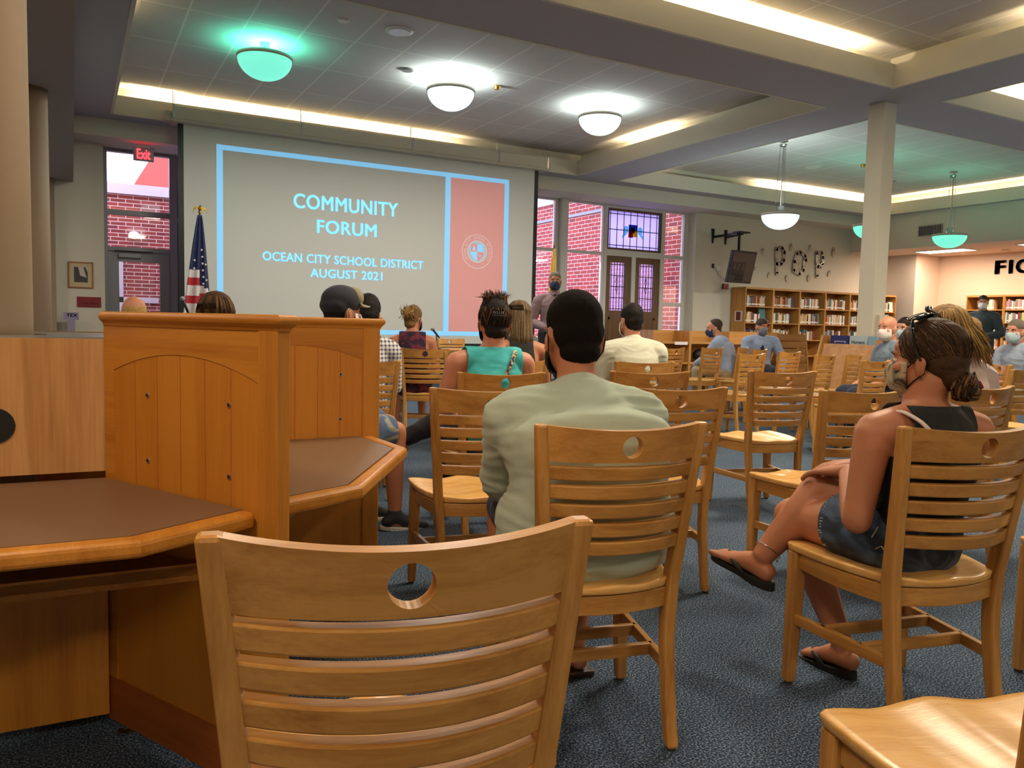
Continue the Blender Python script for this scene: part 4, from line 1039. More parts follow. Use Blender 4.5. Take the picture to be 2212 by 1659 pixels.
CH = [
 (0.343, 0.872, -14, 'empty oak slat-back chair nearest the camera, cut off by the bottom edge'),
 (1.211, 1.605, -12, 'oak chair holding the man in the sage green shirt'),
 (2.108, 1.259, -12, 'oak chair holding the woman in the black tank top'),
 (1.232, 0.424, -17, 'oak chair at the bottom right corner showing mostly its empty seat'),
 (2.886, 0.976, -12, 'oak chair at the right edge whose front corner shows beside the tank top woman'),
 (2.174, 2.536, -15.5, 'empty oak chair right behind the sage shirt man, third from the camera in his row'),
 (2.797, 3.478, -16, 'empty oak chair behind the white T-shirt man'),
 (3.570, 4.504, -12.6, 'oak chair holding the white T-shirt man'),
 (3.735, 3.392, -12.5, 'empty oak chair with pale lit seat in the middle of the aisle at right'),
 (2.937, 2.218, -8, 'empty oak chair just in front of the tank top woman, its seat behind her knees'),
 (1.888, 3.517, -9, 'oak chair holding the woman in the teal top'),
 (1.385, 2.673, -12, 'empty oak chair left of the sage shirt man with its seat in view'),
 (2.890, 6.925, -20, 'oak chair holding the blonde bun woman in the burgundy dress'),
 (1.550, 4.690, -10, 'oak chair holding the man in the checked shirt, half behind the carrel'),
 (2.954, 6.070, -14, 'empty oak chair between the burgundy dress and the teal top'),
 (2.610, 4.680, -10, 'oak chair holding the woman with long ash brown hair'),
 (3.980, 7.050, -14, 'oak chair holding the person in the grey shirt'),
 (6.489, 7.653, 11, 'oak chair by the low oak shelf, just right of the white T-shirt man'),
 (7.331, 7.851, 13, 'oak chair just left of the man with the navy mask'),
 (8.100, 8.080, 32, 'oak chair holding the man with the navy mask'),
 (6.176, 6.029, 10, 'empty oak chair standing in front of the two men in blue shirts'),
 (7.750, 7.440, 20, 'small oak chair directly before the man with the grey mask and tie'),
 (7.362, 6.599, 11, 'empty oak chair before the slatted oak display panel'),
 (6.950, 5.750, 16, 'empty oak chair at the left edge of the big sloped book display'),
 (7.680, 5.960, 20, 'empty oak chair in front of the middle of the big sloped book display'),
 (6.233, 4.607, 9, 'empty oak chair at the right foot of the book display, beside the masked profile'),
 (3.785, 2.225, -4, 'oak chair holding the blonde woman in the white shirt'),
 (6.150, 3.270, 0, 'oak chair at the right edge behind the white shirt woman'),
 (6.950, 3.980, 60, 'oak chair seen side-on holding the woman with bare arms at far right'),
]
for i, (x, y, d, lab) in enumerate(CH):
    cset(proto_chair if i == 0 else copy_tree(proto_chair), x, y, d, lab)
fc = cset(copy_tree(proto_chair), 5.17, 11.35, 178, 'oak chair facing the audience behind the front table')

# ------------------------------------------------------------------ front table and its microphone
tb = empty('front_table', (5.40, 10.6, 0), 0, 'long table with a dark skirt before the screen, chair behind it', 'table')
MB().bx(-0.9, 0.9, -0.35, 0.35, 0.71, 0.74).build('table_top', 'shelf_oak_x', tb, bevel=0.005)
MB().bx(-0.86, 0.86, -0.30, -0.28, 0.36, 0.71).build('modesty_panel', 'dark_wood', tb)
for x in (-0.82, 0.82):
    for y in (-0.28, 0.28): MB().bx(x-0.02, x+0.02, y-0.02, y+0.02, 0, 0.71).build('leg', 'black_metal', tb)
mc = empty('microphone', (4.58, 10.55, 0.74), 0, 'black handheld microphone in a short desk stand on the front table', 'microphone')
MB().lathe([(0,0),(0.07,0),(0.07,0.012),(0.01,0.02),(0,0.02)],(0,0,0),20).build('stand_base','black_metal',mc)
MB().tube([(0,0,0.015),(0,0,0.20)],0.008,8).build('stand_pole','black_metal',mc)
MB().tube([(0.045,0,0.16),(-0.05,0,0.27)],[0.011,0.017],12).build('body','black',mc,smooth=True)
MB().ell((-0.064,0,0.287),(0.027,0.027,0.027)).build('grille','frame_grey',mc,smooth=True)

# ------------------------------------------------------------------ bookcases and books
def bookcase(loc, rz, width, label, shelves, depth=0.44, h=2.10, side_l=True, side_r=True, group='wall bookcases'):
    o = empty('bookcase', loc, rz, label, 'bookcase', group)
    if side_l: MB().bx(0, 0.022, 0, depth, 0, h).build('side_panel', 'shelf_oak', o)
    if side_r: MB().bx(width-0.022, width, 0, depth, 0, h).build('side_panel', 'shelf_oak', o)
    MB().bx(0.022, width-0.022, depth-0.02, depth, 0.05, h).build('back_panel', 'shelf_oak', o)
    MB().bx(0.022, width-0.022, 0.0, depth-0.02, h-0.045, h).build('top_panel', 'shelf_oak_x', o)
    MB().bx(0.022, width-0.022, 0.03, depth-0.02, 0, 0.09).build('plinth', 'shelf_oak_x', o)
    for z in shelves: MB().bx(0.022, width-0.022, 0.005, depth-0.02, z-0.024, z).build('shelf', 'shelf_oak_x', o)
    return o
SH1 = [0.14, 0.53, 0.91, 1.292, 1.668]
cases = []
BX0, BW = 13.46, 0.89
ordn = ['first', 'second', 'third', 'fourth', 'fifth', 'sixth']
for i in range(6):
    cases.append(bookcase((BX0+BW*i, 13.42, 0), 0, BW-0.004, 'oak bookcase under the POP letters, %s bay from the left' % ordn[i], SH1, group='bookcases under POP'))
SH2 = [0.42, 0.80, 1.109, 1.438, 1.749]
cases2 = []
for i in range(3):
    cases2.append(bookcase((19.55, 12.02-0.92*i, 0), -PI/2, 0.915, 'oak bookcase under the FICTION letters, %s bay from the left' % ordn[i], SH2, group='bookcases under FICTION'))
book_cols = [('tan', hexc(196,170,130)),('cream', hexc(222,208,180)),('white', hexc(228,226,220)),('red', hexc(150,48,44)),('navy', hexc(36,46,84)),('black', hexc(34,32,34)),('pink', hexc(206,140,140)),('teal', hexc(64,118,120)),('brown', hexc(110,70,48)),('grey', hexc(134,132,134)),('orange', hexc(206,128,64)),('yellow', hexc(212,188,96)),('pale blue', hexc(150,172,196)),('maroon', hexc(96,38,48))]
for nme, c in book_cols: plain('book_'+nme, c, 0.55)
plain('book_label', hexc(224,220,210), 0.6); plain('pages', hexc(226,216,190), 0.8)
protos = {}
def book_mesh(ci, th, h, d):
    key = (ci, th, h)
    if key not in protos:
        m = MB(); m.cm = 0
        m.bx(0, th, 0, 0.004, 0, h); m.bx(0, 0.0025, 0.004, d, 0, h); m.bx(th-0.0025, th, 0.004, d, 0, h)
        m.cm = 1; m.bx(0.0025, th-0.0025, 0.004, d-0.004, 0.003, h-0.003)
        m.cm = 2; m.bx(0.002, th-0.002, -0.0008, 0, 0.03, 0.062)
        protos[key] = m.mesh('book', ['book_'+book_cols[ci][0], 'pages', 'book_label'])
    return protos[key]
rng = random.Random(11)
def fill(case, loc, rz, shelf_z, x0, x1, where, group, weights=None, depth=0.15):
    x = x0; n = 0
    R = Matrix.Rotation(rz, 3, 'Z')
    words = ['first','second','third','fourth','fifth','sixth','seventh','eighth','ninth','tenth','eleventh','twelfth','thirteenth','fourteenth','fifteenth','sixteenth','seventeenth','eighteenth','nineteenth','twentieth','twenty-first','twenty-second','twenty-third','twenty-fourth','twenty-fifth']
    while x < x1:
        th = rng.choice((0.036, 0.043, 0.052)); h = rng.choice((0.20, 0.215, 0.23, 0.245)); ci = rng.randrange(len(book_cols)) if rng.random() < 0.55 else rng.choice((0,1,2,9,8))
        me = book_mesh(ci, th, h, depth)
        o = bpy.data.objects.new('book', me); COL.objects.link(o)
        o.location = Vector(loc) + R @ Vector((x, 0.03+rng.random()*0.012, shelf_z)); o.rotation_euler = (0,0,rz)
        tag(o, '%s book from left with %s spine, %s' % (words[min(n,24)], book_cols[ci][0], where), 'book', group)
        x += th+0.0015; n += 1
    return x
rows = {1.668: 'top shelf', 1.292: 'second shelf'}
for i in range(6):
    for z, nm in rows.items():
        x1 = 0.03 + 0.86*(0.62+0.2*rng.random()) if i != 0 or z > 1.5 else 0.50
        if i == 5: x1 = 0.70 if z > 1.5 else 0.40
        fill(None, (BX0+BW*i, 13.42, 0), 0, z, 0.03, x1, '%s, %s bay under POP' % (nm, ordn[i]), 'books under POP')
rows2 = {1.749: 'top shelf', 1.438: 'second shelf', 1.109: 'third shelf', 0.80: 'fourth shelf'}
for i in range(2):
    for z, nm in rows2.items():
        x0 = 0.40 if i == 0 and z > 1.7 else 0.03
        fill(None, (19.55, 12.02-0.92*i, 0), -PI/2, z, x0, (0.62+0.2*rng.random()) if i == 0 else 0.42, '%s, %s bay under FICTION' % (nm, ordn[i]), 'books under FICTION')
mm = MB(); names = ['book_'+b[0] for b in book_cols]
for i in range(6):
    x = BX0+BW*i+0.03; x1 = x+0.86*(0.5+0.35*rng.random())
    while x < x1:
        th = rng.choice((0.036, 0.043, 0.052)); h = rng.choice((0.20, 0.215, 0.23, 0.245)); mm.cm = rng.randrange(len(names))
        mm.bx(x, x+th-0.0015, 13.45, 13.60, 0.9102, 0.91+h); x += th
o = mm.build('book_rows', names); tag(o, 'rows of assorted books on the third shelf of the bookcases under POP', 'books', None, 'stuff')
# face-out covers standing on the shelves
def cover(loc, rz, w, h, col, lab, grp, tilt=0.12, art=None):
    o = empty('book', loc, rz, lab, 'book', grp)
    Rm = Matrix.Rotation(-tilt, 4, 'X')
    m = MB(); m.bx(-w/2, w/2, 0, 0.02, 0, h); m.xf(Rm); m.build('cover', col, o)
    if art: art(o, Rm, w, h)
    return o
cover((BX0+0.66, 13.52, 1.292+0.09), 0, 0.2, 0.27, 'book_teal', 'dark teal book displayed face out on a stack, second shelf of the first POP bay', 'books under POP')
for j in range(3):
    o = MB().bx(-0.14, 0.14, 0, 0.2, 0, 0.028).build('book', ['book_black','book_grey','book_navy'][j], loc=(BX0+0.67, 13.46, 1.292+0.03*j)); tag(o, 'dark flat book, %s in the lying stack under the teal book' % ['lowest','middle','topmost'][j], 'book', 'books under POP')
cover((BX0+BW*1+0.70, 13.48, 1.668), 0, 0.13, 0.26, 'book_navy', 'navy book face out at the right end of the top shelf, second POP bay', 'books under POP')
cover((BX0+BW*3+0.66, 13.48, 1.668), 0, 0.17, 0.25, 'book_pale blue', 'pale blue book face out on the top shelf, fourth POP bay', 'books under POP')
cover((BX0+BW*2+0.70, 13.48, 1.292), 0, 0.16, 0.25, 'book_teal', 'teal book face out at the right end of the second shelf, third POP bay', 'books under POP')
cover((BX0+BW*5+0.77, 13.48, 1.668), 0, 0.17, 0.26, 'book_white', 'white book with a black drawing face out on the top shelf, rightmost POP bay', 'books under POP')
pp = MB().bx(-0.004, 0.0, -0.115, 0.115, 0, 0.24).build('poster', 'sign_white', loc=(BX0-0.001, 13.62, 1.313)); tag(pp, 'maroon and white notice taped to the left side of the POP bookcase', 'poster')
MB().bx(-0.006, -0.004, -0.07, 0.07, 0.02, 0.22).build('maroon_field', 'alarm_red', pp)

# ------------------------------------------------------------------ low oak shelves, slatted panel, sloped book display
wood('display_oak', hexc(160,104,46), hexc(186,130,66), 'X', rough=0.4, scale=0.6)
for i, (x0, x1) in enumerate(((9.65, 10.57), (10.575, 11.6), (11.605, 13.05))):
    o = empty('low_shelf', (x0, 12.0, 0), 0, 'low open oak shelf unit before the back wall, %s of three' % ['leftmost','middle','rightmost'][i], 'shelf', 'low oak shelves')
    w = x1-x0
    for a in (0, w-0.025): MB().bx(a, a+0.025, -0.05, 0.45, 0, 1.075).build('side_panel', 'shelf_oak', o)
    m = MB(); m.add([(0.025,0.02,1.06),(w-0.025,0.02,1.06),(w-0.025,0.40,1.06),(0.025,0.40,1.06)], [(0,1,2,3)])
    MB().bx(0.025, w-0.025, 0.41, 0.45, 0.05, 1.075).build('back_panel', 'shelf_oak_x', o)
    for z in (0.855, 0.46, 0.1): MB().bx(0.025, w-0.025, -0.03, 0.41, z-0.035, z).build('shelf', 'shelf_oak_x', o)
o = MB().bx(-0.16,0.16,0,0.01,0,0.06).build('paper_slip','sign_white',loc=(10.35,11.96,0.80)); tag(o,'white paper slips hanging under the shelf of the leftmost low unit','paper')
bg = empty('backpack', (11.0, 12.1, 0.46), 0, 'dark grey bag lying in the middle low oak shelf', 'bag')
m = MB(); m.ell((0,0,0.133),(0.2,0.15,0.13)); m.build('body','black',bg,smooth=True); m = MB(); m.tube([(-0.1,-0.12,0.2),(0,-0.17,0.27),(0.1,-0.12,0.2)],0.012,8); m.build('strap','frame_grey',bg)
sp_ = empty('slatted_display', (10.75, 9.62, 0), math.radians(0), 'oak slatted display panel between the tie man and the sloped book display', 'display')
m = MB()
for k in range(8):
    z = 1.07-0.125*k; m.box((0,-0.016*k,z-0.06),(0.66,0.022,0.108))
m.xf(Matrix.Identity(4)); m.build('slat_board','display_oak',sp_)
for s in (-1,1): MB().bar((s*0.345,0.02,1.08),(s*0.345,-0.14,0.0),0.03,0.05).build('side_rail','shelf_oak',sp_)
MB().bar((0,0.05,1.0),(0,0.45,0.0),0.5,0.03).build('rear_prop','display_oak',sp_)
# sloped display
DP = empty('book_display', (8.52, 6.58, 0), 0, 'big sloped oak book display with three picture books along its top', 'display')
y0, y1, zt, pr = -0.53, 0.53, 1.075, 0.36
for y in (y0, y1-0.03):
    m = MB(); P = [(0.14,0),(-pr,0),(-0.02,zt),(0.14,zt)]
    m.add([(x,y,z) for x,z in P]+[(x,y+0.03,z) for x,z in P],[(0,1,2,3),(7,6,5,4),(0,4,5,1),(1,5,6,2),(2,6,7,3),(3,7,4,0)]); m.build('side_panel','shelf_oak',DP)
m = MB()
fx = lambda z: -0.02-(pr-0.02)*(zt-z)/zt
m.add([(fx(0.97)+0.03,y0+0.03,0.97),(fx(0.97)+0.03,y1-0.03,0.97),(fx(0.05)+0.03,y1-0.03,0.05),(fx(0.05)+0.03,y0+0.03,0.05),
       (fx(0.97)+0.055,y0+0.03,0.97),(fx(0.97)+0.055,y1-0.03,0.97),(fx(0.05)+0.055,y1-0.03,0.05),(fx(0.05)+0.055,y0+0.03,0.05)],[(0,1,2,3),(7,6,5,4),(0,4,5,1),(1,5,6,2),(2,6,7,3),(3,7,4,0)])
m.build('sloped_face','display_oak',DP)
MB().bx(0.12,0.14,y0+0.03,y1-0.03,0.05,zt).build('back_panel','display_oak',DP)
MB().bx(fx(0.93)+0.03,0.12,y0+0.03,y1-0.03,0.90,0.92).build('trough','display_oak',DP)
plain('cover_sky', hexc(132,168,186),0.3); plain('cover_navy', hexc(40,44,104),0.3); plain('cover_pale', hexc(176,192,202),0.3)
def art_sun(o,Rm,w,h):
    m = MB(); m.lathe([(0,-0.002),(0.045,-0.002),(0.045,0.0),(0,0.0)],(0,0,0),20); m.xf(Matrix.Translation((0,-0.001,h*0.45)) @ Matrix.Rotation(PI/2,4,'X')); m.xf(Rm); m.build('cover_art','book_orange',o)
def art_bar(o,Rm,w,h):
    m = MB(); m.bx(-w*0.25,w*0.35,-0.002,0,h*0.5,h*0.54); m.bx(-w*0.25,-w*0.22,-0.002,0,h*0.4,h*0.5); m.bx(w*0.32,w*0.35,-0.002,0,h*0.4,h*0.5); m.xf(Rm); m.build('cover_art','sign_white',o)
def art_txt(o,Rm,w,h):
    me = text_fit('Humans',w*0.75,0.04,0.001,0.01); me.materials.append(MATS['photo_dark']); me.transform(Rm @ Matrix.Translation((0,-0.001,h*0.5))); link('cover_art',me,o)
for yc, w, col, lab, art in ((0.30,0.27,'cover_navy','navy picture book standing left in the sloped display',art_bar),(0.02,0.25,'cover_pale','pale blue book lettered Humans in the middle of the sloped display',art_txt),(-0.27,0.29,'cover_sky','sky blue picture book with an orange sun at the right of the sloped display',art_sun)):
    cover((8.52+0.03,6.58+yc,0.922),-PI/2,w,0.155 if col!='x' else 0.16,col,lab,'books in the sloped display',0.06,art)
# small round table by the FICTION bookcase
o = empty('side_table',(13.9,9.6,0),0,'small oak table in front of the bookcase right of the slatted panel','table')
MB().bx(-0.5,0.3,-0.3,0.3,0.70,0.73).build('table_top','shelf_oak_x',o,bevel=0.004)
for x in (-0.45,0.25):
    for y in (-0.25,0.25): MB().bx(x-0.02,x+0.02,y-0.02,y+0.02,0,0.70).build('leg','shelf_oak',o)
# ------------------------------------------------------------------ people
from mathutils import noise as mnoise
def skin_mat(name, c):
    m = plain(name, c, 0.5, var=0.10, vscale=14)
    b = m.node_tree.nodes['Principled BSDF']
    b.inputs['Subsurface Weight'].default_value = 0.08; b.inputs['Subsurface Radius'].default_value = (0.01, 0.004, 0.002)
    return m
skin_mat('skin_tan', hexc(186,122,88)); skin_mat('skin_fair', hexc(214,156,126)); skin_mat('skin_pink', hexc(206,140,112)); skin_mat('skin_brown', hexc(172,110,76))
for n_, c in (('black',(26,22,20)),('dark',(40,30,24)),('brown',(70,48,32)),('brown_light',(116,86,54)),('blond',(186,152,92)),('blond_dark',(128,98,58)),('ash',(92,76,56)),('ash_light',(140,118,86)),('grey',(112,100,88)),('grey_dark',(66,54,46))):
    plain('hair_'+n_, hexc(*c), 0.62, spec=0.22, var=0.35, vscale=70, bump=0.4, bscale=220)
def cloth(n_, c, **k): return plain('cloth_'+n_, hexc(*c), 0.85, bump=0.12, bscale=400, sheen=0.1, **k)
cloth('sage',(176,190,172)); cloth('black',(18,20,20)); cloth('teal',(66,186,192)); cloth('white',(214,212,200)); cloth('cream',(206,208,190)); cloth('burgundy',(78,30,44)); cloth('mauve',(142,116,122)); cloth('blue',(146,164,196)); cloth('slate',(112,130,148)); cloth('pinkwhite',(226,206,200)); cloth('darkteal',(40,54,58)); cloth('grey',(112,114,114)); cloth('navy',(30,36,58)); cloth('khaki',(158,146,116)); cloth('charcoal',(36,38,44)); cloth('tan_print',(170,146,116), var=0.3, vscale=60); cloth('mask_navy',(34,48,84)); cloth('mask_grey',(118,122,138)); cloth('mask_white',(226,222,218)); cloth('mask_pale',(176,202,212)); cloth('tie_dark',(40,22,30)); cloth('tie_navy',(26,30,60)); cloth('cap',(32,34,46)); cloth('cap_tan',(148,138,112)); cloth('fray',(196,192,180)); cloth('strap_white',(220,206,200)); cloth('bun_pink',(150,40,70)); cloth('polo',(150,164,184))
plain('rubber', hexc(34,34,34), 0.6); plain('sole_white', hexc(196,192,186), 0.6); plain('leather', hexc(64,42,30), 0.4); plain('eye_white', hexc(220,214,206), 0.3); plain('iris', hexc(40,30,24), 0.2); plain('lens_dark', hexc(14,12,12), 0.08, spec=0.8); plain('silver', hexc(190,190,190), 0.2, metal=1.0)
def two_tone(name, a, b_, scale, stretch=(1,1,1), mix=0.5, rough=0.85):
    m, t, b = nt(name)
    tc = t.nodes.new('ShaderNodeTexCoord'); mp = t.nodes.new('ShaderNodeMapping'); mp.inputs['Scale'].default_value = stretch
    n = t.nodes.new('ShaderNodeTexNoise'); n.inputs['Scale'].default_value = scale; n.inputs['Detail'].default_value = 5; n.inputs['Distortion'].default_value = 0.8
    t.links.new(tc.outputs['Object'], mp.inputs[0]); t.links.new(mp.outputs[0], n.inputs['Vector'])
    cr = t.nodes.new('ShaderNodeValToRGB'); cr.color_ramp.elements[0].position = mix-0.08; cr.color_ramp.elements[1].position = mix+0.08
    cr.color_ramp.elements[0].color = a; cr.color_ramp.elements[1].color = b_
    t.links.new(n.outputs['Fac'], cr.inputs[0]); t.links.new(cr.outputs[0], b.inputs['Base Color']); b.inputs['Roughness'].default_value = rough
    return m
two_tone('denim', hexc(44,54,70), hexc(84,104,134), 9, mix=0.52); two_tone('camo', hexc(54,48,44), hexc(176,158,126), 22, mix=0.47); two_tone('paisley', hexc(44,26,52), hexc(116,40,58), 14, mix=0.54); two_tone('tie_dye', hexc(74,98,132), hexc(176,168,140), 7, (1,1,2.2), 0.5)
def gingham():
    m, t, b = nt('gingham'); tc = t.nodes.new('ShaderNodeTexCoord'); sp = t.nodes.new('ShaderNodeSeparateXYZ'); t.links.new(tc.outputs['Object'], sp.inputs[0])
    fs = []
    for ax in (0, 2):
        a = t.nodes.new('ShaderNodeMath'); a.operation = 'FLOORED_MODULO'; a.inputs[1].default_value = 0.026; t.links.new(sp.outputs[ax], a.inputs[0])
        l = t.nodes.new('ShaderNodeMath'); l.operation = 'LESS_THAN'; l.inputs[1].default_value = 0.011; t.links.new(a.outputs[0], l.inputs[0]); fs.append(l)
    s = t.nodes.new('ShaderNodeMath'); s.operation = 'ADD'; t.links.new(fs[0].outputs[0], s.inputs[0]); t.links.new(fs[1].outputs[0], s.inputs[1])
    h = t.nodes.new('ShaderNodeMath'); h.operation = 'MULTIPLY'; h.inputs[1].default_value = 0.5; t.links.new(s.outputs[0], h.inputs[0])
    mx = t.nodes.new('ShaderNodeMix'); mx.data_type = 'RGBA'; mx.inputs[6].default_value = hexc(222,222,222); mx.inputs[7].default_value = hexc(62,66,100)
    t.links.new(h.outputs[0], mx.inputs[0]); t.links.new(mx.outputs[2], b.inputs['Base Color']); b.inputs['Roughness'].default_value = 0.85
gingham()
def short_hair_mat():
    m, t, b = nt('hair_fade')      # dark crop thinning to skin at the nape: colour follows the hair's own length
    b.inputs['Base Color'].default_value = hexc(24,20,18); b.inputs['Roughness'].default_value = 0.9; b.inputs['Specular IOR Level'].default_value = 0.12
    tc = t.nodes.new('ShaderNodeTexCoord'); n = t.nodes.new('ShaderNodeTexNoise'); n.inputs['Scale'].default_value = 320; n.inputs['Detail'].default_value = 3
    t.links.new(tc.outputs['Object'], n.inputs['Vector']); bp = t.nodes.new('ShaderNodeBump'); bp.inputs['Strength'].default_value = 0.7; bp.inputs['Distance'].default_value = 0.006
    t.links.new(n.outputs['Fac'], bp.inputs['Height']); t.links.new(bp.outputs['Normal'], b.inputs['Normal'])
short_hair_mat()

V3 = Vector
def remesh(mb, name, mat, voxel, smooth=6, wr=None, sm_fac=0.5):
    me = bpy.data.meshes.new(name); me.from_pydata([tuple(v) for v in mb.v], [], mb.f); me.update()
    bm = bmesh.new(); bm.from_mesh(me); bmesh.ops.remove_doubles(bm, verts=bm.verts, dist=1e-6); bmesh.ops.recalc_face_normals(bm, faces=bm.faces); bm.to_mesh(me); bm.free()
    o = bpy.data.objects.new(name, me); COL.objects.link(o)
    r = o.modifiers.new('r', 'REMESH'); r.mode = 'VOXEL'; r.voxel_size = voxel; r.adaptivity = 0
    s = o.modifiers.new('s', 'SMOOTH'); s.iterations = smooth; s.factor = sm_fac
    dg = bpy.context.evaluated_depsgraph_get(); out = bpy.data.meshes.new_from_object(o.evaluated_get(dg))
    bpy.data.objects.remove(o); bpy.data.meshes.remove(me)
    out.name = name; out.materials.clear(); out.materials.append(MATS[mat] if isinstance(mat, str) else mat)
    if wr:
        amp, sc = wr
        nn = [v.normal.copy() for v in out.vertices]
        for v, n in zip(out.vertices, nn):
            p = v.co; q = V3((p.x*sc[0], p.y*sc[1], p.z*sc[2]))
            w = mnoise.noise(q + V3((mnoise.noise(p*7)*0.6, 0, mnoise.noise(p*5+V3((3,1,2)))*0.9)))
            v.co = p + n*(amp*(1-2.4*abs(w)))
    for p in out.polygons: p.use_smooth = True
    out.update()
    return out
def loft(mb, pts, side=(1,0,0), n=18, cap=True):
    """pts: (point, rx, ry) rings; rx along 'side', rounded ends"""
    P = [(V3(p), a, b) for p, a, b in pts]; side = V3(side); secs = []
    def ring(c, t, a, b):
        s = side - t*side.dot(t)
        if s.length < 0.15: s = V3((0,1,0)) - t*t.y
        s.normalize(); w = t.cross(s)
        return [c + s*(a*math.cos(2*PI*k/n)) + w*(b*math.sin(2*PI*k/n)) for k in range(n)]
    T = []
    for i in range(len(P)): T.append((P[min(i+1,len(P)-1)][0]-P[max(i-1,0)][0]).normalized())
    if cap:
        c, a, b = P[0]; r = min(a,b)*0.9
        for f in (0.96, 0.7, 0.35): secs.append(ring(c - T[0]*(r*f*0.8), T[0], a*math.sqrt(1-f*f)+1e-4, b*math.sqrt(1-f*f)+1e-4))
    # subdivide with Catmull-Rom for smooth limbs
    for i in range(len(P)-1):
        p0 = P[max(i-1,0)]; p1 = P[i]; p2 = P[i+1]; p3 = P[min(i+2,len(P)-1)]
        for k in range(4):
            t = k/4; f = lambda a,b,c,d: 0.5*((2*b)+(c-a)*t+(2*a-5*b+4*c-d)*t*t+(3*b-a-3*c+d)*t**3)
            c = f(p0[0],p1[0],p2[0],p3[0]); tt = T[i].lerp(T[i+1], t).normalized()
            secs.append(ring(c, tt, max(0.002,f(p0[1],p1[1],p2[1],p3[1])), max(0.002,f(p0[2],p1[2],p2[2],p3[2]))))
    secs.append(ring(P[-1][0], T[-1], P[-1][1], P[-1][2]))
    if cap:
        c, a, b = P[-1]; r = min(a,b)*0.9
        for f in (0.35, 0.7, 0.96): secs.append(ring(c + T[-1]*(r*f*0.8), T[-1], a*math.sqrt(1-f*f)+1e-4, b*math.sqrt(1-f*f)+1e-4))
    return mb.sweep(secs)
SEAT = dict(pel=(0,.20,.545), waist=(0,.175,.70), chest=(0,.185,.85), shc=(0,.20,.965), neck=(0,.225,1.035), head=(0,.255,1.165),
  shL=(-.185,.205,.945), shR=(.185,.205,.945), elL=(-.235,.27,.69), elR=(.235,.27,.69), wrL=(-.13,.49,.60), wrR=(.13,.49,.60),
  hipL=(-.09,.20,.535), hipR=(.09,.20,.535), knL=(-.12,.60,.53), knR=(.12,.60,.53), anL=(-.12,.60,.085), anR=(.12,.60,.085))
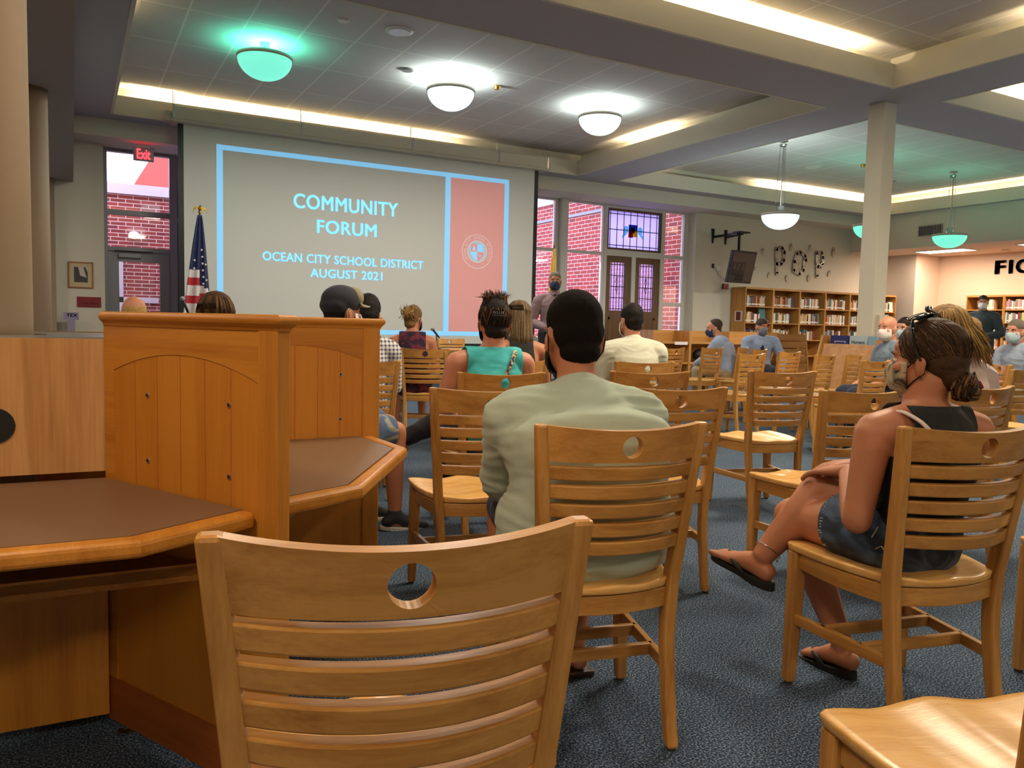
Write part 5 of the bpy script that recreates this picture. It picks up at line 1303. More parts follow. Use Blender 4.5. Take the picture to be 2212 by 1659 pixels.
class Person:
    def __init__(s, loc, rz, label, skin='skin_fair', J=None, base=None, head=(0,0), build=1.0, voxel=0.011, hs=1.0, foot=None, legs=1.0):
        s.o = empty('person', loc, math.radians(rz), label, 'person'); s.skin = skin; s.vx = voxel; s.b = build; s.hs = hs; s.lg = legs
        s.J = {k: V3(v) for k, v in (base or SEAT).items()}
        for k, v in (J or {}).items(): s.J[k] = V3(v)
        y, p = math.radians(head[0]), math.radians(head[1])      # yaw: + turns to the left; pitch: + looks down
        s.HR = Matrix.Rotation(y, 3, 'Z') @ Matrix.Rotation(-p, 3, 'X')
        if len(head) > 2: s.HR = s.HR @ Matrix.Rotation(math.radians(head[2]), 3, 'Y')
        s.foot = foot or {}
    def hp(s, x, y, z): return s.J['head'] + s.HR @ (V3((x,y,z))*s.hs)
    def hr(s): return s.HR
    def torso_rings(s, e=0.0, top=True):
        J = s.J; b = s.b; R = [(J['pel']+V3((0,0,-.03)), .158*b+e, .112*b+e), (J['pel']+V3((0,0,.05)), .160*b+e, .112*b+e), (J['waist'], .138*b+e, .098*b+e), (J['chest'], .155*b+e, .110*b+e), (J['shc']+V3((0,0,-.05)), .160*b+e, .098*b+e), (J['shc']+V3((0,0,.0)), .135*b+e, .082*b+e)]
        if top: R.append((J['shc'].lerp(J['neck'], .6), .080+e, .066+e))
        return R
    def arm_rings(s, S, e=0.0, frac=2.0):
        J = s.J; a, b, c = J['sh'+S], J['el'+S], J['wr'+S]; k = s.b**0.5
        R = [(a, .056*k+e, .056*k+e), (a.lerp(b,.4), .049*k+e, .049*k+e), (a.lerp(b,.8), .042*k+e, .042*k+e), (b, .041*k+e, .041*k+e), (b.lerp(c,.3), .040*k+e, .040*k+e), (b.lerp(c,.75), .032*k+e, .029*k+e), (c, .028*k+e, .022*k+e)]
        t = [0, .4, .8, 1, 1.3, 1.75, 2]
        if frac >= 2: return R
        out = [r for r, u in zip(R, t) if u < frac-1e-6]
        i = len(out); f = (frac-t[i-1])/(t[i]-t[i-1]); out.append((R[i-1][0].lerp(R[i][0],f), R[i-1][1]*(1-f)+R[i][1]*f, R[i-1][2]*(1-f)+R[i][2]*f))
        return out
    def leg_rings(s, S, e=0.0, frac=2.0):
        J = s.J; a, b, c = J['hip'+S], J['kn'+S], J['an'+S]; k = s.b**0.6*s.lg
        cb = (b-c).normalized(); back = V3((0,-.012,0))
        R = [(a, .092*k+e, .088*k+e), (a.lerp(b,.35), .084*k+e, .080*k+e), (a.lerp(b,.8), .064*k+e, .062*k+e), (b, .056*k+e, .056*k+e), (b.lerp(c,.30)+back, .056*k+e, .056*k+e), (b.lerp(c,.7), .042*k+e, .042*k+e), (c, .034+e, .036+e)]
        t = [0, .35, .8, 1, 1.3, 1.7, 2]
        if frac >= 2: return R
        out = [r for r, u in zip(R, t) if u < frac-1e-6]
        i = len(out); f = (frac-t[i-1])/(t[i]-t[i-1]); out.append((R[i-1][0].lerp(R[i][0],f), R[i-1][1]*(1-f)+R[i][1]*f, R[i-1][2]*(1-f)+R[i][2]*f))
        return out
    def fdir(s, S): return V3(s.foot.get(S, (0.08 if S == 'R' else -0.08, 1, -0.12))).normalized()
    def head_vol(s, m):
        h = s.hp; R = s.hr(); k = s.hs
        def E(c, r, rr=None): m.ell(h(*c), tuple(x*k for x in r), 20, 14, R @ rr if rr is not None else R)
        E((0,-.010,.032), (.075,.095,.088)); E((0,.026,-.028), (.062,.070,.088)); E((0,.050,-.088), (.036,.034,.028)); E((0,.02,-.07), (.052,.055,.045))
        E((0,.062,.042), (.05,.03,.03)); E((0,.078,.018), (.046,.014,.012))
        loft(m, [(h(0,.090,.010), .008*k, .008*k), (h(0,.106,-.018), .011*k, .010*k), (h(0,.110,-.034), .015*k, .010*k)], R @ V3((1,0,0)), 12)
        E((0,.092,-.064), (.024,.010,.006)); E((0,.090,-.074), (.020,.010,.007))
        for sx in (-1, 1):
            E((sx*.078,-.008,-.018), (.011,.021,.033), Matrix.Rotation(sx*0.55,3,'Z')); E((sx*.085,-.018,-.010), (.007,.012,.022), Matrix.Rotation(sx*0.6,3,'Z')); E((sx*.045,.062,-.022), (.022,.022,.018))
    def hand(s, m, S, curl=0.5, dirv=None, palm=(0,0,-1)):
        J = s.J; w = J['wr'+S]; d = V3(dirv).normalized() if dirv else (w-J['el'+S]).normalized()
        n = V3(palm); n = (n - d*n.dot(d)).normalized(); a = d.cross(n) * (1 if S == 'R' else -1)   # a points to the thumb side
        loft(m, [(w, .026, .021), (w+d*.035+n*.002, .034, .018), (w+d*.075+n*.004, .040, .015), (w+d*.092+n*.006, .038, .012)], a, 14)
        for i, (off, L) in enumerate(((.032,.92),(.011,1.0),(-.010,.95),(-.030,.76))):
            p = w+d*(.088 - abs(off)*.15)+a*off+n*.004; q = [p]; ang = 0
            for seg, c in ((.042,.35),(.026,.55),(.021,.45)):
                ang += curl*c*1.7; v = (d*math.cos(ang)+n*math.sin(ang)+a*off*4.5*(1-curl)).normalized(); q.append(q[-1]+v*seg*L)
            loft(m, [(q[0],.0092,.0092),(q[1],.0084,.0084),(q[2],.0076,.0076),(q[3],.0062,.0062)], a, 10)
        p = w+d*.030+a*.026+n*.008; v1 = (d*.72+a*.62+n*.3).normalized(); v2 = (d*.9+a*.2+n*.4).normalized()
        loft(m, [(p,.014,.013),(p+v1*.034,.0115,.0110),(p+v1*.034+v2*.028,.0092,.0092),(p+v1*.034+v2*.048,.0070,.0070)], a, 10)
    def body(s, hands=None, feet=True, upto=None):
        m = MB(); J = s.J; hands_ = []
        loft(m, s.torso_rings(), (1,0,0), 22)
        loft(m, [(J['shc']+V3((0,-.005,0)), .072, .066), (J['neck'], .060, .060), (J['neck'].lerp(J['head'],.5)+V3((0,-.012,0)), .056, .058), (s.hp(0,-.015,-.04), .054, .058)], (1,0,0), 18)
        for S in 'LR':
            loft(m, s.arm_rings(S), (0,1,0)); sh = J['sh'+S]; c = J['shc']
            loft(m, [(c+V3((0,-.005,.025)), .05, .055), (c.lerp(sh,.55)+V3((0,0,.012)), .058, .056), (sh, .058, .058)], (0,1,0), 16)
            loft(m, s.leg_rings(S), (1,0,0))
            hd = (hands or {}).get(S, {}); hm_ = MB(); s.hand(hm_, S, **hd); hands_.append(remesh(hm_, 'hand', s.skin, .0042, 2))
            if feet:
                a = J['an'+S]; f = s.fdir(S); up = V3((0,0,1)); sd = f.cross(up).normalized(); dn = sd.cross(f).normalized()
                if dn.z > 0: dn = -dn
                loft(m, [(a-f*.035+dn*.045, .030, .030), (a+f*.03+dn*.035, .036, .036), (a+f*.10+dn*.052, .044, .022), (a+f*.155+dn*.060, .042, .014)], sd, 14)
                for i in range(5):
                    o_ = (.030-.0145*i)*(1 if S == 'L' else -1); L = (.034,.030,.027,.023,.018)[i]; r = (.0115,.0085,.008,.0075,.007)[i]
                    p = a+f*(.150-abs(.03-.0145*i-.02)*.15)+dn*.062+sd*o_; loft(m, [(p,r,r),(p+f*L*.6,r,r),(p+f*L,r*.85,r*.85)], sd, 8)
        s.head_vol(m)
        me = remesh(m, 'body', s.skin, s.vx, 5)
        bm = bmesh.new(); bm.from_mesh(me)
        for k in hands_: bm.from_mesh(k); bpy.data.meshes.remove(k)
        bm.to_mesh(me); bm.free()
        for q in me.polygons: q.use_smooth = True
        link('body', me, s.o)
        return s
    def shirt(s, mat, sleeve=0.75, e=.013, hem=None, wr=(.004,(9,9,26)), collar=True, name='shirt', loose=1.0, smooth=5):
        m = MB(); J = s.J; R = s.torso_rings(e)
        if loose != 1.0: R = [(c, a*loose if i < 4 else a, b*loose if i < 4 else b) for i, (c, a, b) in enumerate(R)]
        if hem is not None: R[0] = (R[0][0]+V3((0,0,hem)), R[0][1], R[0][2])
        if collar: R.append((J['neck']+V3((0,-.008,-.008)), .068, .068))
        loft(m, R, (1,0,0), 24)
        for S in 'LR':
            sh = J['sh'+S]; c = J['shc']
            loft(m, [(c+V3((0,-.005,.022)), .05+e, .055+e), (c.lerp(sh,.55)+V3((0,0,.012)), .058+e, .056+e), (sh, .058+e, .058+e)], (0,1,0), 16)
            loft(m, s.arm_rings(S, e+.004, sleeve), (0,1,0))
        return link(name, remesh(m, name, mat, s.vx, smooth, wr), s.o)
    def vest(s, mat, e=.011, hw=.115, back=True, name='tank_top', wr=(.003,(9,9,24))):
        """sleeveless top: full trunk to the armpits, narrower yoke above"""
        m = MB(); J = s.J
        loft(m, s.torso_rings(e), (1,0,0), 24)
        for S in 'LR':
            sh = J['sh'+S]; c = J['shc']
            loft(m, [(c+V3((0,-.005,.022)), .05+e, .055+e), (c.lerp(sh,.55)+V3((0,0,.012)), .058+e, .056+e), (sh, .058+e, .058+e)], (0,1,0), 16)
        me = remesh(m, name, mat, min(s.vx, .009), 4, wr)
        bm = bmesh.new(); bm.from_mesh(me); zc = J['chest'].z+.015; xc = J['shc'].x; zn = J['neck'].z-.006
        for co, no in (((xc+hw,0,0),(1,0,0)), ((xc-hw,0,0),(1,0,0)), ((0,0,zc),(0,0,1)), ((0,0,zn),(0,0,1))):
            bmesh.ops.bisect_plane(bm, geom=bm.verts[:]+bm.edges[:]+bm.faces[:], plane_co=co, plane_no=no)
        kill = []
        for f in bm.faces:
            q = f.calc_center_median()
            if (q.z > zc and abs(q.x-xc) > hw) or q.z > zn: kill.append(f)
        bmesh.ops.delete(bm, geom=kill, context='FACES'); bm.to_mesh(me); bm.free()
        o = link(name, me, s.o); so = o.modifiers.new('s','SOLIDIFY'); so.thickness = .003; so.offset = 1
        return o
    def pants(s, mat, frac=1.92, e=.012, name='trousers', wr=(.003,(14,14,14)), top=.10):
        m = MB(); J = s.J
        loft(m, [(J['pel']+V3((0,0,-.055)), .160*s.b+e, .118*s.b+e), (J['pel']+V3((0,0,.0)), .162*s.b+e, .118*s.b+e), (J['pel'].lerp(J['waist'], top/.155), .150*s.b+e*.7, .108*s.b+e*.7)], (1,0,0), 22)
        for S in 'LR': loft(m, s.leg_rings(S, e, frac), (1,0,0))
        return link(name, remesh(m, name, mat, s.vx, 3, wr), s.o)
    def shoes(s, mat, sole='sole_white', sides='LR'):
        for S in sides:
            a = s.J['an'+S]; f = s.fdir(S); up = V3((0,0,1)); sd = f.cross(up).normalized(); dn = sd.cross(f).normalized()
            if dn.z > 0: dn = -dn
            m = MB(); loft(m, [(a-f*.045+dn*.050, .036, .030), (a+f*.0+dn*.020, .042, .042), (a+f*.07+dn*.038, .046, .036), (a+f*.15+dn*.054, .048, .024), (a+f*.19+dn*.058, .042, .020)], sd, 16)
            loft(m, [(a-V3((0,0,.02)), .042, .044), (a+V3((0,0,.012)), .040, .042)], sd, 14)
            sh = link('shoe', remesh(m, 'shoe', mat, .008, 4), s.o)
            m = MB(); P = []
            for k in range(28):
                t = 2*PI*k/28; c = math.cos(t); y = .076+.142*c; w = .048*(1+.12*c)*abs(math.sin(t))**.8*(1 if math.sin(t) >= 0 else -1); P.append((w, y))
            V = [a+f*(y-.012)+sd*w+dn*.066 for w, y in P]+[a+f*(y-.012)+sd*w+dn*.088 for w, y in P]; N = len(P)
            m.add(V, [tuple(range(N)), tuple(range(2*N-1,N-1,-1))]+[(i,(i+1)%N,N+(i+1)%N,N+i) for i in range(N)]); m.build('sole', sole, sh, bevel=.004)
        return s
    def mask(s, mat, loops='black'):
        h = s.hp; R = s.hr(); k = s.hs; m = MB(); n, mm = 22, 14; V = []; F = []
        for i in range(mm+1):
            z = -.118+.112*i/mm
            for j in range(n+1):
                a = math.radians(-82+164*j/n); wz = 1-((z+.06)/.075)**2*.22
                nose = .022*math.exp(-((a)/.32)**2)*max(0, 1-abs(z+.035)/.07)
                pin = 1-.25*max(0, (-.07-z)/.05)
                V.append(h(.073*math.sin(a)*wz*pin, .024+(.082*math.cos(a)*wz+nose)*1.0 - (.02 if z < -.10 else 0), z+.012*math.cos(a)*0))
        for i in range(mm):
            for j in range(n): q = i*(n+1)+j; F.append((q,q+1,q+n+2,q+n+1))
        m.add(V, F); mk = m.build('face_mask', mat, s.o, smooth=True); so = mk.modifiers.new('s','SOLIDIFY'); so.thickness = .004*k
        for sx in (-1, 1):
            m = MB(); m.tube([h(sx*.072,.030,-.022), h(sx*.079,.004,.004), h(sx*.086,-.018,.016), h(sx*.086,-.030,-.004), h(sx*.083,-.020,-.04), h(sx*.076,.010,-.062), h(sx*.066,.035,-.085)], .0022, 6); m.build('ear_loop', loops, mk, smooth=True)
        return s
    def eyes(s, brow='hair_dark'):
        h = s.hp; k = s.hs
        for sx in (-1, 1):
            m = MB(); m.ell(h(sx*.031,.078,.0), (.012*k,.010*k,.008*k), 14, 10, s.hr()); m.cm = 1; m.ell(h(sx*.031,.0865,.0), (.0055*k,.003*k,.0055*k), 12, 8, s.hr()); m.build('eye', ['eye_white','iris'], s.o, smooth=True)
            m = MB(); loft(m, [(h(sx*.016,.090,.019), .0035*k, .0035*k), (h(sx*.033,.090,.025), .004*k, .004*k), (h(sx*.050,.079,.020), .0025*k, .0025*k)], s.hr() @ V3((0,0,1)), 8); m.build('eyebrow', brow, s.o, smooth=True)
        return s
    def glasses(s, mat='black_metal', on_head=False):
        h = s.hp; m = MB(); dz = .0 if not on_head else .0
        for sx in (-1, 1):
            c = (sx*.032,.098,-.002); ring = []
            for i in range(17):
                a = 2*PI*i/16; ring.append(h(c[0]+.024*math.cos(a), c[1]-.006*abs(math.cos(a)), c[2]+.018*math.sin(a)))
            m.tube(ring, .0016, 6); m.tube([h(sx*.056,.092,.004), h(sx*.078,.05,.010), h(sx*.083,-.005,.010), h(sx*.082,-.03,-.01)], .0018, 6)
        m.tube([h(-.008,.102,.0), h(.008,.102,.0)], .0018, 6); m.build('glasses', mat, s.o, smooth=True); return s
    # --- hair
    def crop(s, mat, low=-.03, back=1.0, top=.0, fringe=0.0, lumps=.0, wide=0.0, recede=0.0):
        """short hair: cap over the skull, thin at the sides, down to the nape"""
        m = MB(); R = s.hr(); k = s.hs
        m.ell(s.hp(0,-.014-recede,.050+top*.4), tuple(x*k for x in (.078+wide,.098,.080+top)), 24, 16, R)
        m.ell(s.hp(0,-.042,.012), tuple(x*k for x in (.073+wide,.070*back,.066)), 24, 14, R)
        m.ell(s.hp(0,-.050,low), tuple(x*k for x in (.058+wide,.054*back,.040)), 20, 12, R)
        if fringe: m.ell(s.hp(0,.055,.085), tuple(x*k for x in (.062,.034,.030+fringe)), 18, 12, R)
        return link('hair', remesh(m, 'hair', mat, .0075 if s.vx < .01 else .009, 3, (lumps, (60,60,40)) if lumps else (.0012,(120,120,90))), s.o)
def strand(m, pts, r=.0016, n=5): m.tube(pts, [r*.8]+[r]*(len(pts)-2)+[r*.35] if len(pts) > 2 else r, n)
rs = random.Random(5)
# ---- man in sage shirt
p = Person((1.211,1.605,0), -12, 'person in a sage green long-sleeved shirt, dark cropped hair, back to the camera', 'skin_tan',
  dict(pel=(0,.225,.555), waist=(0,.205,.69), chest=(0,.235,.80), shc=(.0,.285,.885), neck=(0,.325,.955), head=(.0,.365,1.085), shL=(-.208,.285,.862), shR=(.188,.285,.862),
       elL=(-.190,.43,.66), elR=(.235,.40,.62), wrL=(-.09,.62,.60), wrR=(.12,.60,.585), hipL=(-.085,.22,.545), hipR=(.10,.22,.545), knL=(-.115,.64,.53), knR=(.15,.64,.53), anL=(-.12,.55,.09), anR=(.10,.52,.09)),
  head=(0,8), build=1.14, voxel=.008, hs=1.03)
p.body(hands=dict(L=dict(curl=.5), R=dict(curl=.5)))
p.shirt('cloth_sage', 1.93, .017, wr=(.0042,(6,8,34)), loose=1.30, smooth=16)
p.pants('cloth_navy', .93, .008, 'shorts')
m = MB(); loft(m, [(V3((0,.205,.49)), .185,.135),(V3((0,.20,.525)), .186,.136)], (1,0,0), 24); link('waistband', remesh(m,'waistband','cloth_charcoal',.008,2), p.o)
h = p.crop('hair_fade', -.045, 1.0, .004); 
p.mask('cloth_black')
for S in 'LR':
    a = p.J['an'+S]; m = MB(); m.prism([(a.x-.045,a.y-.06),(a.x+.045,a.y-.06),(a.x+.05,a.y+.10),(a.x+.03,a.y+.20),(a.x-.03,a.y+.20),(a.x-.05,a.y+.10)], .001, .022); m.build('sandal','leather',p.o,bevel=.006)

# ---- woman in black tank top
W = Person((2.108,1.259,0), -12, 'person in black tank top and denim shorts, legs crossed, brown hair in low bun', 'skin_tan',
  dict(pel=(.0,.20,.548), waist=(.0,.165,.665), chest=(.0,.145,.765), shc=(.0,.15,.862), neck=(.0,.165,.925), head=(.010,.178,1.045), shL=(-.178,.155,.838), shR=(.178,.155,.838),
       elL=(-.238,.135,.600), elR=(.22,.25,.62), wrL=(-.110,.335,.698), wrR=(.02,.42,.700), hipL=(-.092,.20,.545), hipR=(.092,.20,.545), knL=(-.13,.56,.505), knR=(-.095,.475,.608),
       anL=(.0,.44,.095), anR=(-.250,.545,.378)),
  head=(28,2), build=.94, voxel=.0058, hs=.93, legs=1.14, foot=dict(R=(-.34,.92,.20), L=(-.1,1,-.12)))
W.body(hands=dict(L=dict(curl=.32, dirv=(-.22,.95,-.12), palm=(0,.1,-1)), R=dict(curl=.4, dirv=(-.8,.5,-.05))))
W.vest('cloth_black', .011, .108)
m = MB(); loft(m, [(V3((-.088,.028,.842)), .007,.005),(V3((-.108,.060,.880)), .007,.005),(V3((-.122,.110,.902)), .007,.005),(V3((-.126,.15,.900)), .007,.005)], (1,0,0), 10); m.build('bra_strap','cloth_strap_white',W.o,smooth=True)
W.pants('denim', .34, .013, 'denim_shorts', wr=(.003,(12,12,12)), top=.06)
m = MB()
for S in 'LR':
    r = W.leg_rings(S, .012, .345)[-1]; r0 = W.leg_rings(S, .012, .25)[-1]; t = (r[0]-r0[0]).normalized(); a = V3((1,0,0)); a = (a-t*a.dot(t)).normalized(); b = t.cross(a)
    for k in range(70):
        an = 2*PI*k/70; q = r[0]+a*(r[1]*math.cos(an))+b*(r[2]*math.sin(an)); strand(m, [q-t*.006, q+t*(.006+rs.random()*.012)+V3((rs.uniform(-.003,.003),rs.uniform(-.003,.003),rs.uniform(-.004,.002)))], .0011, 4)
m.build('frayed_hem','cloth_fray',W.o)
m = MB()   # pale stitching on the back pocket
P = [V3((-.150,.135,.575)),V3((-.152,.150,.548)),V3((-.148,.168,.527)),V3((-.140,.158,.512)),V3((-.150,.120,.532))]
P2 = [V3((-.150,.120,.532)),V3((-.138,.10,.502)),V3((-.12,.082,.485))]
for chain in (P, P2):
    q = [W.J['pel']+V3((0,0,0))+(x-W.J['pel'])*1.16 for x in chain]; strand(m, q, .0022, 5)
m.build('pocket_stitching','cloth_fray',W.o)
hp = W.hp
hm = MB(); R = W.hr(); k = W.hs
hm.ell(hp(0,-.020,.044), tuple(x*k for x in (.083,.100,.086)), 24, 16, R); hm.ell(hp(0,-.048,.0), tuple(x*k for x in (.078,.072,.075)), 24, 14, R); hm.ell(hp(0,-.075,-.045), tuple(x*k for x in (.055,.045,.05)), 20, 12, R)
hair = link('hair', remesh(hm, 'hair', 'hair_brown', .006, 3, (.0022,(20,60,60))), W.o)
BUN = V3((.0,-.112,-.078))
m = MB()
for i in range(700):
    a = rs.uniform(-2.5, 2.5) if i < 430 else rs.uniform(1.3, 5.0)
    d0 = V3((math.sin(a)*.9, math.cos(a)*.75+(.25 if i < 430 else 0), rs.uniform(.15,1.0) if i < 430 else rs.uniform(-.75,.3))).normalized()
    st = V3((d0.x*.083, d0.y*.099-.018, d0.z*.086+.044)); pts = []
    for j in range(9):
        t = j/8; q = st.lerp(BUN, t); c = V3((0,-.022,.040)); v = (q-c); L = v.length
        Rr = 1/math.sqrt((v.x/L/.0868)**2+(v.y/L/.1045)**2+(v.z/L/.0905)**2); q2 = c+v/L*max(L if t > .7 else Rr, Rr*(1-.0*t)); w = min(1, max(0,(t-.72)/.28)); q = q2.lerp(BUN+V3((rs.uniform(-.02,.02),rs.uniform(-.01,.02),rs.uniform(-.02,.02))), w*w)
        pts.append(hp(*(q+V3((rs.uniform(-1,1),rs.uniform(-1,1),rs.uniform(-1,1)))*.0009)))
    m.cm = 0 if rs.random() < .72 else (1 if rs.random() < .6 else 2); strand(m, pts, .0017, 4)
m.build('hair_strands', ['hair_brown','hair_dark','hair_brown_light'], hair, smooth=True)
m = MB()   # coiled bun
for i in range(90):
    ph = rs.uniform(0,2*PI); rr = rs.uniform(.014,.044); z0 = rs.uniform(-.032,.032); pts = []
    for j in range(14):
        t = j/13*rs.uniform(3.5,5.0)+ph; r = rr*(1+.08*math.sin(3*t+ph)); pts.append(hp(*(BUN+V3((math.cos(t)*r*1.25, z0*.8+.006*math.sin(2*t), math.sin(t)*r)))))
    m.cm = rs.choice((0,0,1,2,2)); strand(m, pts, .0032, 5)
m.ell(hp(*BUN), (.044,.030,.034), 16, 10, R); m.build('hair_bun', ['hair_brown','hair_dark','hair_brown_light'], hair, smooth=True)
m = MB(); loft(m, [(hp(.058,-.128,-.068), .008,.012),(hp(.066,-.134,-.082), .007,.012)], (0,0,1), 10); m.build('hair_tie','cloth_bun_pink',hair,smooth=True)
sg = MB()   # sunglasses pushed up on the crown
for sx in (-1,1):
    sg.ell(hp(sx*.037,.016,.134), (.036,.030,.007), 18, 8, R @ Matrix.Rotation(math.radians(-12),3,'X') @ Matrix.Rotation(sx*.25,3,'Y'))
    loft(sg, [(hp(sx*.070,.020,.126),.003,.006),(hp(sx*.086,.014,.095),.003,.006),(hp(sx*.090,.004,.04),.003,.005),(hp(sx*.090,-.012,.0),.003,.004)], (1,0,0), 8)
sg.bar(hp(-.008,.02,.138), hp(.008,.02,.138), .006, .006); sg.build('sunglasses','lens_dark',W.o,smooth=True)
W.mask('camo','black').eyes('hair_brown')
m = MB(); m.tube([hp(-.076,-.012,-.052),hp(-.079,-.012,-.058)],.003,8); m.build('earring','silver',W.o)
a = W.J['anR']; d = (W.J['knR']-a).normalized(); s1 = d.cross(V3((0,0,1))).normalized(); s2 = d.cross(s1)
m = MB(); m.tube([a+d*.03+s1*(.043*math.cos(t))+s2*(.045*math.sin(t))+d*.012*math.cos(t) for t in [2*PI*i/24 for i in range(25)]], .0016, 6)
for t in (.8,2.2,4.0): m.ell(a+d*.03+s1*(.045*math.cos(t))+s2*(.047*math.sin(t))-d*.008, (.003,.003,.006), 8, 6)
m.build('anklet','silver',W.o)
for S in 'RL':
    a = W.J['an'+S]; f = W.fdir(S); up = V3((0,0,1)); sd = f.cross(up).normalized(); dn = sd.cross(f).normalized(); dn = -dn if dn.z > 0 else dn
    if S == 'R': dn = (dn + V3((.15,-.12,0))).normalized(); 
    P = []; N = 30
    for i in range(N):
        t = 2*PI*i/N; c = math.cos(t); P.append((.046*(1+.18*c)*abs(math.sin(t))**.75*(1 if math.sin(t) >= 0 else -1), .092+.126*c))
    m = MB(); tp = [a+f*(y-.012)+sd*w+dn*(.070+.006*max(0,(y-.12)/.09)) for w,y in P]; bt = [q+dn*(.020+.012*(i in range(10,21))) for i,q in enumerate(tp)]
    m.add(tp+bt, [tuple(range(N)), tuple(range(2*N-1,N-1,-1))]+[(i,(i+1)%N,N+(i+1)%N,N+i) for i in range(N)]); fl_ = m.build('flip_flop','rubber',W.o,bevel=.004)
    m = MB(); top = a+f*.135+dn*.040
    for sx in (-1,1): loft(m, [(top,.007,.003),(a+f*.085+sd*sx*.044+dn*.044,.009,.003),(a+f*.045+sd*sx*.046+dn*.072,.008,.003)], f, 8)
    m.build('thong_strap','rubber',fl_,smooth=True)

# ---- woman in teal top
T = Person((1.888,3.517,0), -9, 'person in a sleeveless teal top, dark hair clipped up with spiky ends', 'skin_pink',
  dict(neck=(.02,.215,1.005), shc=(.01,.20,.935), head=(.03,.235,1.125), shL=(-.185,.20,.915), shR=(.195,.20,.915), elL=(-.25,.23,.67), elR=(.25,.25,.68), chest=(0,.185,.82), knR=(-.10,.60,.60), anR=(-.40,.66,.43), wrL=(-.12,.45,.62)),
  head=(-8,4), build=.96, voxel=.009, foot=dict(R=(-.7,.35,-.55)))
T.body(); T.vest('cloth_teal', .013, .150, name='teal_top'); T.pants('cloth_charcoal', 1.82, .010, 'leggings')
m = MB(); T.J['anR']; a = T.J['anR']; f = T.fdir('R'); loft(m, [(a-f*.05+V3((0,0,-.035)),.03,.012),(a+f*.05+V3((0,0,-.05)),.035,.010),(a+f*.17+V3((0,0,-.055)),.034,.010)], (0,1,0), 12); m.build('sandal','rubber',T.o,smooth=True)
T.crop('hair_black', -.05, 1.0, .012, lumps=.003)
m = MB(); hp = T.hp
for i in range(260):
    a = rs.uniform(-2.8,2.8)+PI; d = V3((math.sin(a), math.cos(a)*.9, rs.uniform(-.75,.6))).normalized(); st = V3((d.x*.084, d.y*.098-.02, d.z*.092+.03)); en = V3((rs.uniform(-.055,.055), -.04+rs.uniform(-.04,.05), .128+rs.uniform(-.005,.045)))
    pts = []
    for j in range(7):
        t = j/6; q = st.lerp(en, t); v = q-V3((0,-.02,.03)); L = v.length; Rr = 1/math.sqrt((v.x/L/.087)**2+(v.y/L/.101)**2+(v.z/L/.096)**2); q = V3((0,-.02,.03))+v/L*max(L, Rr); pts.append(hp(*q))
    m.cm = 0 if rs.random() < .62 else 1; strand(m, pts, .0019, 4)
for i in range(110):
    b_ = V3((rs.uniform(-.05,.05), -.045+rs.uniform(-.03,.04), .115)); e_ = b_+V3((b_.x*.6+rs.uniform(-.035,.03), rs.uniform(-.03,.03), rs.uniform(.012,.042))); m.cm = 1 if rs.random() < .6 else 0; strand(m, [hp(*b_), hp(*(b_.lerp(e_,.5)+V3((0,0,.008)))), hp(*e_)], .0018, 4)
m.build('hair_strands', ['hair_dark','hair_brown_light'], T.o, smooth=True)
m = MB()
for i in range(6):
    x = -.025+.01*i; m.tube([hp(x,-.115,.05),hp(x+.003,-.128,.025),hp(x,-.118,-.002)],.004,6)
m.bar(hp(-.035,-.122,.027),hp(.035,-.122,.027),.008,.008); m.build('hair_claw','black',T.o,smooth=True)
T.mask('cloth_black'); m = MB(); m.ell(hp(.082,-.01,-.062),(.004,.004,.008),8,6); m.build('earring','silver',T.o)
m = MB(); q = [V3((.135,.21,.985)),V3((.115,.13,.975)),V3((.07,.085,.90)),V3((.03,.075,.82)),V3((-.03,.07,.74))]; loft(m,[(x,.011,.004) for x in q],(1,0,0),8); two_tone('bag_strap',hexc(40,46,70),hexc(214,200,150),60); m.build('bag_strap','bag_strap',T.o,smooth=True)

# ---- white T-shirt man
p = Person((3.570,4.504,0), -12.6, 'person in an off-white T-shirt with short black hair, back to the camera', 'skin_pink', dict(shL=(-.20,.205,.94), shR=(.20,.205,.94), head=(0,.26,1.16)), build=1.08, voxel=.010, head=(6,0))
p.body(); p.shirt('cloth_cream', .8, .016); p.pants('cloth_charcoal', 1.9); p.shoes('cloth_black'); p.crop('hair_black', -.035, 1.0, .008, lumps=.003); p.mask('cloth_mask_white','trim_white')
# ---- blonde bun, burgundy dress
p = Person((2.785,6.963,0), -20, 'person in a sleeveless burgundy print dress with a messy blonde bun', 'skin_pink', dict(head=(.01,.25,1.14), shL=(-.18,.2,.93), shR=(.18,.2,.93)), build=.98, voxel=.011, head=(-32,6))
p.body(); p.vest('paisley', .013, .125, name='dress_top'); p.pants('paisley', .9, .02, 'dress_skirt'); p.mask('cloth_black'); p.crop('hair_blond_dark', -.05, 1.0, .01, lumps=.004)
m = MB(); hp = p.hp; m.ell(hp(0,-.095,.06),(.055,.05,.055),16,10)
for i in range(150):
    b_ = V3((rs.uniform(-.06,.06), -.095+rs.uniform(-.05,.04), .06+rs.uniform(-.055,.055))); pts = [b_+V3((rs.uniform(-.04,.04),rs.uniform(-.04,.04),rs.uniform(-.04,.04)))*t for t in (0,.5,1.0)]; m.cm = 0 if rs.random() < .7 else 1; strand(m, [hp(*q) for q in pts], .004, 5)
m.build('hair_bun', ['hair_blond','hair_blond_dark'], p.o, smooth=True)
p.shoes('cloth_tan_print')
